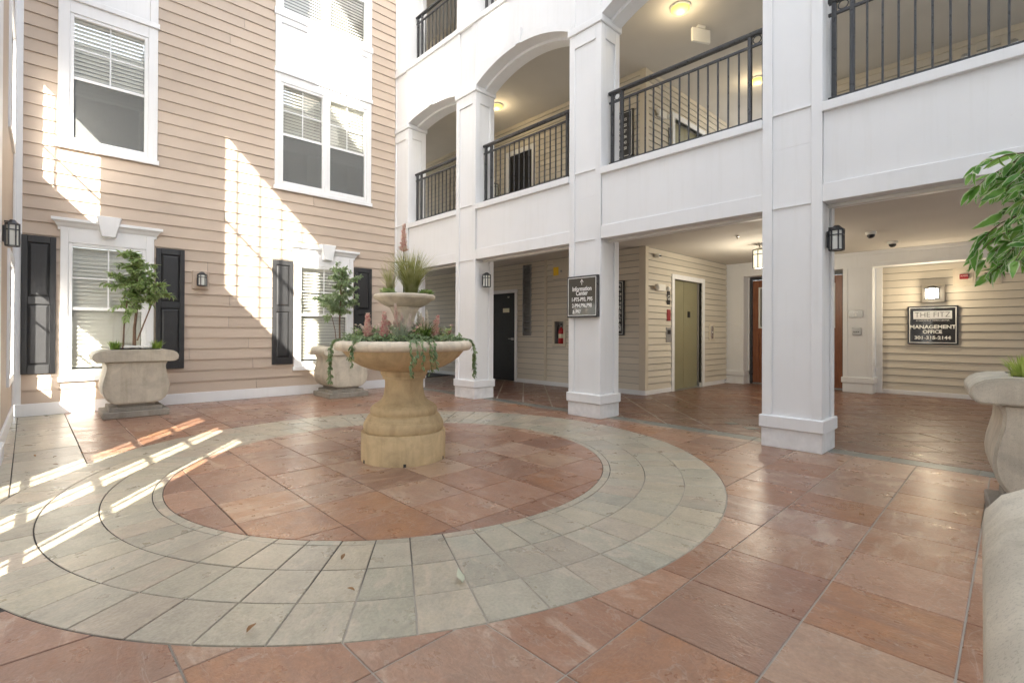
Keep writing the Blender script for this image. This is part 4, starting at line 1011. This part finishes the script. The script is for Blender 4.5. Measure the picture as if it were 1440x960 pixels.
MB().box(-.24, .24, -.035, 0, -.45, .45).build('frame', 'metal_black', s6, bevel=.005); border(s6, .21, .42, -.036, .009, 'letter_white')
for i in range(6): text('2%02d-2%02d' % (10+i*7, 15+i*7), .075, 'letter_white', s6, (.0, .28-i*.11, .0363), FACE, sx=.8, bold=.002)
s7 = tag(E_().box(8.90, 9.01, .020, .030, 4.86, 5.20).build('upper_floor_plate', 'plastic_black'), 'small black floor plate beside the upper elevator frame', 'sign')
for z in (4.95, 5.11): MB(lambda u, d, z_: (EX+.0302+d, 8.955+u, z+z_)).box(-.03, .03, 0, .002, -.04, .04).build('symbol', 'letter_white', s7)
text('G', .13, 'letter_white', fn, (8.915, 1.85, EX+.0303), Matrix(((0, 0, 1, 0), (1, 0, 0, 0), (0, 1, 0, 0), (0, 0, 0, 1))))

# ------------------------------------------------------------------ planters
def planter(name, label, loc, rz, group='stone planters'):
    """profile in local x-z, extruded along local y"""
    t = thing(name, label, 'planter', loc, group, rz)
    MB().box(-.36, .36, -.36, .36, 0, .085).build('base_slab', 'planter_base', t, bevel=.008)
    MB().box(-.29, .29, -.31, .31, .085, .14).box(-.205, .205, -.29, .29, .14, .185).build('base_step', 'planter_base', t, bevel=.006)
    half = [(.175, .18), (.22, .185), (.27, .205), (.312, .24), (.342, .29), (.358, .35), (.362, .41), (.354, .48), (.338, .55), (.324, .61), (.318, .67), (.325, .72), (.35, .75)]
    prof = half+[(-x, z) for x, z in half[::-1]]
    MB().prism(prof, -.335, .335, 'xz_y').build('bowl', 'planter_stone', t, smooth=True, bevel=.016, bseg=2)
    hr = [(.36, .74), (.415, .742), (.45, .758), (.467, .79), (.462, .83), (.44, .862), (.40, .886), (.345, .898), (.28, .902)]
    prof = hr+[(-x, z) for x, z in hr[::-1]]
    MB().prism(prof, -.37, .37, 'xz_y').build('rim', 'planter_stone', t, smooth=True, bevel=.012, bseg=2)
    s = MB(); N = 8
    vs = [(-.27+.54*i/N, -.27+.54*j/N, .897+.022*math.sin(math.pi*i/N)*math.sin(math.pi*j/N)+random.uniform(0, .012)) for i in range(N+1) for j in range(N+1)]
    s.add(vs, [(i*(N+1)+j, (i+1)*(N+1)+j, (i+1)*(N+1)+j+1, i*(N+1)+j+1) for i in range(N) for j in range(N)]).build('soil', 'soil', t)
    return t
P1 = (-8.62, .92, 0); P2 = (-8.66, 3.93, 0)
planter('stone_planter', 'stone planter with white pebbles under the shuttered corner window', P1, G90)
planter('stone_planter', 'stone planter partly behind the flower fountain, under a window', P2, G90)
PA = (.165, 4.43, 0); PB = (.42, .92, 0)
planter('stone_planter', 'stone planter carrying the large leafed tree near the colonnade', PA, RD(6))
planter('stone_planter', 'rough stone planter with empty rim at the end of the planter row', PB, RD(3.0))

# ------------------------------------------------------------------ plants
def leaf_geo(L_, W_, fold=.25, droop=.25):
    st = [(0, .04), (.18, .72), (.42, 1.0), (.70, .72), (.9, .28), (1.0, .02)]
    vs = []; uv = []
    for t, w in st:
        z = -droop*L_*t*t
        vs += [(-W_*w/2, t*L_, z+fold*W_*w/2), (0, t*L_, z), (W_*w/2, t*L_, z+fold*W_*w/2)]
        uv += [(.5-.5*w, t), (.5, t), (.5+.5*w, t)]
    fs = []
    for i in range(len(st)-1):
        a = i*3; fs += [(a, a+1, a+4, a+3), (a+1, a+2, a+5, a+4)]
    # use the true width ratio so the pale margin follows the edge
    uv = [((0 if k % 3 == 0 else (.5 if k % 3 == 1 else 1.0)), st[k//3][0]) for k in range(len(vs))]
    return vs, fs, uv
def leaf_cloud(mb, items, L_, W_, fold=.25, droop=.25):
    gv, gf, gu = leaf_geo(1, W_/L_, fold, droop)
    for pos, dirv, s in items:
        d = Vector(dirv).normalized(); z = Vector((random.uniform(-.5, .5), random.uniform(-.5, .5), 1)); x = d.cross(z)
        if x.length < 1e-3: x = Vector((1, 0, 0))
        x.normalize(); z = x.cross(d); k = len(mb.v); sc = L_*s
        for v in gv: mb.v.append(tuple(Vector(pos)+x*v[0]*sc+d*v[1]*sc+z*v[2]*sc))
        for f in gf:
            mb.f.append(tuple(i+k for i in f)); mb.uv += [gu[i] for i in f]
def raw_mesh(mb, name, mat):
    me = bpy.data.meshes.new(name); me.from_pydata(mb.v, [], mb.f)
    if mb.uv:
        ul = me.uv_layers.new(name='UVMap'); ul.data.foreach_set('uv', [c for t in mb.uv for c in t])
    me.materials.append(MATS[mat])
    for p in me.polygons: p.use_smooth = True
    return me
def rnd(a): return random.uniform(-a, a)
def twig(start, d, length, n=6, droop=.5):
    p = Vector(start); d = Vector(d).normalized(); out = [p.copy()]
    for i in range(n):
        d = (d+Vector((rnd(.18), rnd(.18), -droop/n+rnd(.08)))).normalized(); p = p+d*length/n; out.append(p.copy())
    return out
def leaves_on(path, per, spread=.9):
    it = []
    for i in range(1, len(path)):
        d = (path[i]-path[i-1]).normalized()
        for _ in range(per):
            p = path[i-1].lerp(path[i], random.random())
            side = Vector((rnd(1), rnd(1), rnd(.6))); side -= d*side.dot(d)
            it.append((p, d*.7+side.normalized()*spread+Vector((0, 0, -.35)), random.uniform(.7, 1.15)))
    return it
def ficus(label, loc, trunks, tips, leafL, leafW, per, mat, seed, tl=.34):
    random.seed(seed)
    t = thing('ficus_tree', label, 'tree', loc)
    tr = MB()
    for path, r0, r1 in trunks:
        n = len(path); tr.tube(path, [r0+(r1-r0)*i/(n-1) for i in range(n)], 8)
    tk = tr.build('trunk', 'bark', t, smooth=True)
    tw = MB(); lf = MB()
    for s, d, ln in tips:
        pth = twig(s, d, ln, 6, .55); tw.tube(pth, [.006-.0008*i for i in range(7)], 5)
        leaf_cloud(lf, leaves_on(pth, per), leafL, leafW)
        for _ in range(2):
            i = random.randint(2, 5); p2 = twig(pth[i], (rnd(1), rnd(1), .6), ln*.6, 5, .7); tw.tube(p2, .003, 4); leaf_cloud(lf, leaves_on(p2, per), leafL, leafW)
    tw.build('branches', 'bark', t, smooth=True)
    link('crown', raw_mesh(lf, 'crown', mat), t)
    random.seed(seed+1); return t
def tips_for(n, centers, out=.9):
    r = []
    for _ in range(n):
        (x, y, z, R) = random.choice(centers); a = random.uniform(0, 2*math.pi)
        r.append(((x+rnd(.05), y+rnd(.05), z+rnd(.16)), (math.cos(a)*out, math.sin(a)*out, random.uniform(-.3, 1.3)), R*random.uniform(.7, 1.1)))
    return r
random.seed(11)
ficus('leafy green ficus in the pebbled planter by the corner window', (P1[0], P1[1], .90),
      [([(0, .0, 0), (.01, .0, .3), (-.01, .03, .6), (.0, .03, 1.0), (.02, .04, 1.2)], .022, .008), ([(-.03, -.12, 0), (-.02, -.11, .35), (.01, -.08, .7)], .012, .007), ([(.02, .03, .12), (.03, .10, .35), (.03, .18, .6), (.02, .22, .75)], .011, .006)],
      tips_for(20, [(0, .03, 1.0, .26), (0, .04, 1.13, .24), (0, .03, .85, .28), (0, .0, .72, .30)])+tips_for(9, [(0, -.10, .62, .28), (.02, .2, .66, .26), (0, -.12, .75, .25)]), .082, .030, 6, 'ficus_leaf', 3)
random.seed(21)
ficus('pale green ficus in the planter partly behind the flower fountain', (P2[0], P2[1]-.02, .90),
      [([(0, 0, 0), (.0, -.01, .4), (.01, .0, .8), (.0, .02, 1.25)], .018, .007), ([(0, -.06, 0), (.01, -.1, .3), (.0, -.16, .55)], .009, .005)],
      tips_for(26, [(0, .02, 1.28, .22), (0, .03, 1.1, .25), (0, .05, .85, .30), (0, .0, .68, .30)])+tips_for(9, [(0, -.18, .55, .26), (0, -.22, .7, .24)]), .062, .030, 8, 'pale_ficus_leaf', 5)
# large leafed tree in the right planter: every leaf is an object
random.seed(31)
bt_ = thing('ficus_tree', 'large leafed variegated ficus in the planter near the colonnade', 'tree', (PA[0]-.02, PA[1]-.02, .90))
MB().tube([(0, 0, 0), (.01, .0, .5), (-.01, .01, 1.0), (-.03, 0, 1.3), (-.04, .0, 1.6)], [.028, .024, .02, .014, .008], 8).build('trunk', 'bark', bt_, smooth=True)
LM = [raw_mesh((lambda m: (leaf_cloud(m, [((0, 0, 0), (0, 1, 0), 1)], .12*s, .054*s, f, d), m)[1])(MB()), 'leaf', 'ficus_big_leaf') for s, f, d in ((1, .2, .2), (.8, .45, .5), (1.1, .15, .6), (.95, .3, -.15), (.62, .5, .3), (.72, .1, .8))]
br = MB(); bc = MB(); nl = 0
tw_specs = []
for i in range(30):
    a = random.uniform(0, 2*math.pi) if i > 15 else math.pi+.25+rnd(.9)
    zz = random.uniform(.55, 1.0)*1.55 if i > 15 else random.uniform(.50, 1.0)*1.40
    tw_specs.append(((-.02, 0, zz), (math.cos(a), math.sin(a), random.uniform(.0, .8)), random.uniform(.30, .50)))
for s, d, ln in tw_specs:
    pth = twig(s, d, ln, 7, 1.5); br.tube(pth, [.007-.0008*i for i in range(8)], 5)
    for pos, dv, sc in leaves_on(pth[1:], 3, .75):
        if nl > 285: leaf_cloud(bc, [(pos, dv, sc)], .12, .054); continue
        o = link('leaf', random.choice(LM), bt_, pos); q = Vector(dv).to_track_quat('Y', 'Z').to_euler(); o.rotation_euler = q; o.rotation_euler.y += rnd(.9); o.scale = (sc,)*3; nl += 1
br.build('branches', 'bark', bt_, smooth=True)
if bc.v: link('crown', raw_mesh(bc, 'crown', 'ficus_big_leaf'), bt_)['kind'] = 'stuff'

def blades(mb, c, n, h, spread, w, base=.03, curl=1.0):
    for _ in range(n):
        a = random.uniform(0, 2*math.pi); r = base*math.sqrt(random.random()); hh = h*random.uniform(.6, 1.05); sp = spread*random.uniform(.15, 1.0)
        p0 = Vector((c[0]+r*math.cos(a), c[1]+r*math.sin(a), c[2])); out = Vector((math.cos(a), math.sin(a), 0)); sd_ = Vector((-math.sin(a), math.cos(a), 0)); k = len(mb.v)
        N = 5
        for i in range(N+1):
            t = i/N; p = p0+out*sp*(t**1.7)+Vector((0, 0, hh*(t-curl*.28*(sp/spread)*t*t))); ww = w*(1-t**1.5)*.5+.0004
            mb.v += [tuple(p-sd_*ww), tuple(p+sd_*ww)]
        for i in range(N): mb.f.append((k+2*i, k+2*i+1, k+2*i+3, k+2*i+2))
    return mb
def grass(label, loc, n, h, spread, w, mat, base=.03, cat='grass plant', name='ornamental_grass', group=None, curl=1.0):
    t = thing(name, label, cat, loc, group); link('blades', raw_mesh(blades(MB(), (0, 0, 0), n, h, spread, w, base, curl), 'blades', mat), t); return t
def spike(label, loc, h, r, mat, name='flower_spike', lean=(0, 0), cat='flower', stem=.12, leafy=True, group=None):
    t = thing(name, label, cat, loc, group)
    top = Vector((lean[0], lean[1], stem+h))
    MB().tube([(0, 0, 0), (lean[0]*.3, lean[1]*.3, stem*.6), tuple(top)], [.005, .005, .002], 6).build('stem', 'stem_green', t, smooth=True)
    fl = MB(); n = 0; N = int(h/.011)
    for i in range(N):
        u = i/N; rr = r*(1-.75*u**1.6)
        c = Vector((lean[0], lean[1], 0))*(.3+.7*u)+Vector((0, 0, stem+u*h))
        for k_ in range(5):
            a = 2*math.pi*(k_/5)+i*.9; d = Vector((math.cos(a), math.sin(a), .25+.5*u))
            leaf_cloud(fl, [(c, d, random.uniform(.8, 1.15)*(1-.5*u))], r*1.15, r*.62, .7, -.3)
    link('petals', raw_mesh(fl, 'petals', mat), t)
    if leafy:
        lf = MB(); it = []
        for k_ in range(9):
            a = random.uniform(0, 6.28); it.append(((0, 0, stem*.75), (math.cos(a), math.sin(a), .15), random.uniform(.8, 1.2)))
        leaf_cloud(lf, it, .10, .022); link('leaves', raw_mesh(lf, 'leaves', 'bright_grass'), t)
    return t
random.seed(41)
for (dx, lab) in ((-.22, 'small bright grass tuft in the pebbled planter, on the corner side'), (.24, 'small bright grass tuft in the pebbled planter, on the lantern side')):
    grass(lab, (P1[0]+.14, P1[1]+dx, .91), 110, .14, .09, .009, 'bright_grass', .055, name='grass_tuft', group='tufts in the pebbled planter')
for i in range(16):
    o = MB().ball((0, 0, 0), random.uniform(.026, .040), 8, 5, (1, 1, .65)).build('pebble', 'pebble_white', None, smooth=True, loc=(P1[0]+.16+rnd(.06), P1[1]+rnd(.17), .935+rnd(.006)))
    o.rotation_euler.z = rnd(3); tag(o, 'white pebble lying at the foot of the ficus in the planter', 'pebble', 'white pebbles in the planter')
grass('small yellow green tuft in the planter behind the fountain', (P2[0]+.16, P2[1]-.18, .91), 90, .13, .09, .012, 'succulent', .05, name='grass_tuft')
grass('bright grass tuft in the planter with the large leafed tree', (-.035, PA[1]-.20, .89), 130, .17, .10, .010, 'bright_grass', .06, name='grass_tuft')

# ------------------------------------------------------------------ fountain
FX, FY2 = -4.01, 2.43
fo = thing('fountain', 'two tier ochre stone fountain planted with flowers in the paved circle', 'fountain', (FX, FY2, 0))
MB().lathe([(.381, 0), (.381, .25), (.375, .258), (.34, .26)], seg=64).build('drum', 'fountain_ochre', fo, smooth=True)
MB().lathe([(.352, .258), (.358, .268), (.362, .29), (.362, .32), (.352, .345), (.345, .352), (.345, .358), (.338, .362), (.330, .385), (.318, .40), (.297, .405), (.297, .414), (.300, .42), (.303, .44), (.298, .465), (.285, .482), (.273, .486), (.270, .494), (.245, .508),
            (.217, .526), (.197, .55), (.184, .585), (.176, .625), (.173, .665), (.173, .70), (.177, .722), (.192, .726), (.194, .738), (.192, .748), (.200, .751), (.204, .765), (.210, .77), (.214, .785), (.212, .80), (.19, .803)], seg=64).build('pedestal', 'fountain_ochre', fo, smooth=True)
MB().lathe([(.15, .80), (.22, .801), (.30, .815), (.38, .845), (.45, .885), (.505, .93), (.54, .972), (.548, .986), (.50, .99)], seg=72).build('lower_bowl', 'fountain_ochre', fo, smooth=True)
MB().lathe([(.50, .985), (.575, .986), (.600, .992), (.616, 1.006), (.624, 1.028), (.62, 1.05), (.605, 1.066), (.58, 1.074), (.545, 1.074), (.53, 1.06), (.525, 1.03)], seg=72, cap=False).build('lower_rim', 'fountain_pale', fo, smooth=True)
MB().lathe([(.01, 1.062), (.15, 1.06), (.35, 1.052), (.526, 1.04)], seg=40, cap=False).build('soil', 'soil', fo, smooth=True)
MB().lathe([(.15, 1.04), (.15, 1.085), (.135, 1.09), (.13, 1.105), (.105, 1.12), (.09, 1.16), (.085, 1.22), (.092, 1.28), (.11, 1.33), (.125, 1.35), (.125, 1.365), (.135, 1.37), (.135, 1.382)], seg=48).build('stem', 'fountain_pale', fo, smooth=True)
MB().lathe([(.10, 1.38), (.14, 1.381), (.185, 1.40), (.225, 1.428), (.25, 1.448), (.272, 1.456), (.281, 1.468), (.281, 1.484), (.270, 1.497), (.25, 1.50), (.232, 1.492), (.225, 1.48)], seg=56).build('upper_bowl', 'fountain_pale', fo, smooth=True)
MB().lathe([(.01, 1.515), (.12, 1.508), (.228, 1.49)], seg=32, cap=False).build('soil', 'soil', fo, smooth=True)
for a in (-95, -30, 35, 100, 165, 230):
    ar = RD(a); MB().box(.372, .383, -.012, .012, .0, .028).build('weep_hole', 'plastic_black', fo).rotation_euler.z = ar
# direction helpers: r = across the picture, f = away from the camera
_c = Vector((FX, FY2)).normalized(); RX = Vector((_c.y, -_c.x)); FX_ = _c
def at(lat, dep, z): p = Vector((FX, FY2))+RX*lat+FX_*dep; return (p.x, p.y, z)
random.seed(51)
grass('tall fountain grass in the upper bowl of the fountain', at(.06, 0, 1.50), 420, .47, .29, .0075, 'grass_blade', .06)
grass('smaller wispy grass in the upper bowl beside the tall fountain grass', at(-.13, .02, 1.50), 110, .34, .15, .006, 'grass_blade', .03)
spike('single tall pink lupine standing in the upper fountain bowl', at(-.01, .02, 1.50), .25, .046, 'petal_pink', stem=.40)
def rosette(label, loc, n, L_, W_, mat, name='succulent', group=None):
    t = thing(name, label, 'plant', loc, group); lf = MB(); it = []
    for i in range(n):
        a = random.uniform(0, 6.28); it.append(((rnd(.03), rnd(.03), 0), (math.cos(a), math.sin(a), random.uniform(.2, 1.6)), random.uniform(.7, 1.1)))
    leaf_cloud(lf, it, L_, W_, .3, .1); link('leaves', raw_mesh(lf, 'leaves', mat), t)
rosette('light green succulent on the siding side of the upper bowl', at(-.15, -.10, 1.495), 60, .075, .035, 'succulent')
rosette('light green succulent on the colonnade side of the upper bowl', at(.19, -.04, 1.495), 80, .08, .036, 'succulent')
for lat, dep, h, lab in ((-.31, -.27, .16, 'pink lupine in the lower bowl closest to the siding windows'), (-.17, -.30, .17, 'pink lupine in the lower bowl between lupine and white plumes'), (-.02, .28, .17, 'pink lupine at the rear of the lower bowl seen past the stem'), (.24, -.24, .15, 'leaning pink lupine in the lower bowl under the colonnade side')):
    spike(lab, at(lat, dep, 1.06), h*1.25, .050, 'petal_pink', stem=.045, lean=(.05, .03) if lat > 0 else (0, 0), leafy=True)
BL = ['blush blossom cluster between the two pink lupines of the lower bowl', 'salmon blossom cluster at the foot of the fountain stem facing the siding',
      'blush blossom cluster at the foot of the fountain stem facing the colonnade', 'salmon blossom cluster under the white plumes at the bowl rim',
      'blush blossom cluster beside the leaning lupine of the lower bowl', 'salmon blossom cluster beside the vine that hangs before a white column',
      'blush blossom cluster beside the vine that hangs before the planter']
for k_, (lat, dep, z_) in enumerate(((-.24, -.20, 0), (-.12, -.18, .03), (.06, -.20, .02), (.10, -.33, 0), (.30, -.15, .02), (.38, -.05, 0), (-.40, .02, 0))):
    t = thing('blossom_cluster', BL[k_], 'flower', at(lat, dep, 1.07+z_), 'blossom clusters in the lower bowl')
    pm = MB(); lm = MB()
    for _ in range(9):
        c = Vector((rnd(.05), rnd(.05), random.uniform(.05, .15)))
        for q_ in range(6): leaf_cloud(pm, [(c, (rnd(1), rnd(1), rnd(.6)+.4), random.uniform(.7, 1.1))], .024, .02, .4, .2)
        lm.tube([(0, 0, 0), tuple(c)], .0018, 4)
    sl = MB(); leaf_cloud(sl, [((rnd(.04), rnd(.04), random.uniform(.0, .10)), (rnd(1), rnd(1), .7), random.uniform(.7, 1.2)) for _ in range(34)], .06, .018)
    lm.build('stems', 'stem_green', t); link('petals', raw_mesh(pm, 'petals', 'petal_pink' if k_ % 2 else 'petal_blush'), t); link('leaves', raw_mesh(sl, 'leaves', 'succulent' if k_ % 2 else 'vine_leaf'), t)
spike('pink lupine half hidden behind the fountain stem', at(.17, .15, 1.06), .18, .04, 'petal_pink', stem=.05)
for i, (lat, dep, h) in enumerate(((.16, -.26, .20), (.20, -.22, .22), (.13, -.22, .21), (-.06, -.32, .26), (-.02, -.30, .20), (.03, -.33, .19))):
    spike('slender white flower plume rising from the lower bowl of the fountain', at(lat, dep, 1.06), h*.8, .034, 'petal_white' if i < 3 else 'petal_blush', name='white_plume', stem=h*.5, lean=(rnd(.04), rnd(.04)), leafy=False, group='white plumes in the fountain')
grass('strappy green plant with the white plumes in the lower bowl', at(.17, -.22, 1.06), 110, .22, .18, .013, 'bright_grass', .04)
grass('thin leaved plant at the foot of the fountain stem', at(-.03, -.28, 1.06), 120, .23, .17, .009, 'vine_leaf', .04)
grass('arching grass on the siding side of the lower bowl', at(-.40, -.12, 1.06), 24, .14, .22, .007, 'bright_grass', .04)
grass('arching grass on the colonnade side of the lower bowl', at(.33, -.10, 1.06), 24, .16, .22, .007, 'grass_blade', .04)
# ground cover in the lower bowl and trailing vines over its rim
gc = MB(); it = []
for _ in range(1900):
    a = random.uniform(0, 6.28); r = .54*math.sqrt(random.random())
    if r < .14: continue
    it.append(((r*math.cos(a), r*math.sin(a), 1.055+random.random()*.06*(1-.3*r/.54)+(.03 if r > .3 else 0)*random.random()), (rnd(1), rnd(1), .5), random.uniform(.7, 1.2)))
leaf_cloud(gc, it, .040, .021)
o = link('ground_cover', raw_mesh(gc, 'ground_cover', 'vine_leaf'), None, (FX, FY2, 0)); tag(o, 'dense small leafed ground cover filling the lower fountain bowl', 'ground cover', kind='stuff')
def vine(label, lat, drop, n=1, wid=.05):
    dep = -math.sqrt(max(.0, .60**2-lat**2)) if abs(lat) < .595 else 0
    d2_ = RX*lat+FX_*dep; ang = math.atan2(d2_.y, d2_.x)
    t = thing('trailing_vine', label, 'vine', (FX, FY2, 0)); st = MB(); lf = MB()
    for k_ in range(n):
        a = ang+rnd(wid)/.6; er = Vector((math.cos(a), math.sin(a), 0)); dz = drop*random.uniform(.55, 1.0) if k_ else drop
        path = [er*.44+Vector((0, 0, 1.075)), er*.55+Vector((0, 0, 1.10)), er*.615+Vector((0, 0, 1.085)), er*.645+Vector((0, 0, 1.03))]
        m_n = max(3, int(dz/.035))
        for i in range(1, m_n+1): path.append(er*(.648+rnd(.008))+Vector((-er.y, er.x, 0))*rnd(.012)+Vector((0, 0, 1.03-dz*i/m_n)))
        st.tube(path, .0022, 5)
        it = []
        for i in range(1, len(path)):
            for _ in range(4):
                p = path[i-1].lerp(path[i], random.random()); it.append((p, Vector((rnd(1), rnd(1), -.6))+er*.4, random.uniform(.7, 1.15)))
        leaf_cloud(lf, it, .042, .023)
    st.build('stems', 'stem_green', t, smooth=True); link('leaves', raw_mesh(lf, 'leaves', 'vine_leaf'), t)
vine('long vine trailing from the fountain bowl in front of the planter', -.575, .33, 2, .02)
vine('short vine trailing over the bowl rim below two pink lupines', -.37, .16, 2, .04)
vine('thick vine cluster trailing over the bowl rim below the white plumes', .14, .24, 5, .10)
vine('long vine trailing from the bowl edge in front of a white column', .60, .30, 3, .03)

# ------------------------------------------------------------------ fallen leaves
def fallen(x, y, s, mat, rz, label):
    mb = MB(); gv, gf, gu = leaf_geo(s, s*.42, .5, -.25); mb.v = [(a, b, c+.012+.004*math.sin(b*90)) for a, b, c in gv]; mb.f = gf; mb.uv = [gu[i] for f in gf for i in f]
    me = raw_mesh(mb, 'fallen_leaf', mat); o = link('fallen_leaf', me, None, (x, y, .006)); o.rotation_euler = (rnd(.1), rnd(.1), rz)
    md = o.modifiers.new('thickness', 'SOLIDIFY'); md.thickness = .0012
    tag(o, label, 'leaf', 'fallen leaves')
fallen(-1.78, 1.385, .085, 'pale_leaf', 1.2, 'large pale curled leaf lying on the grey ring tiles')
fallen(-2.37, 1.085, .045, 'dead_leaf', .8, 'brown leaf on the grey ring closest to the red circle')
fallen(-2.04, .563, .05, 'dead_leaf', .6, 'brown leaf on the outermost grey ring row')
fallen(-2.05, 1.00, .035, 'dead_leaf', 2.2, 'small tan leaf on a joint of the grey ring tiles')
fallen(-.73, 3.74, .055, 'dead_leaf', 2.9, 'brown leaf on the red tiles between circle and planters')
fallen(-3.64, 2.79, .04, 'dead_leaf', .4, 'small dark leaf beside the fountain drum')
fallen(-4.0, 4.14, .07, 'pale_leaf', 1.9, 'pale leaf on the red circle edge towards the colonnade')
for x, y in ((-3.716, 1.283), (-4.05, 1.25), (-6.06, .07), (-6.2, -.045), (-6.06, .264), (-5.7, .1), (-4.4, 1.5), (-3.3, .95)):
    fallen(x, y, .035, 'dead_leaf', rnd(3), 'tiny dark leaf scrap lying on the floor tiles')
print('objects', len(bpy.data.objects))
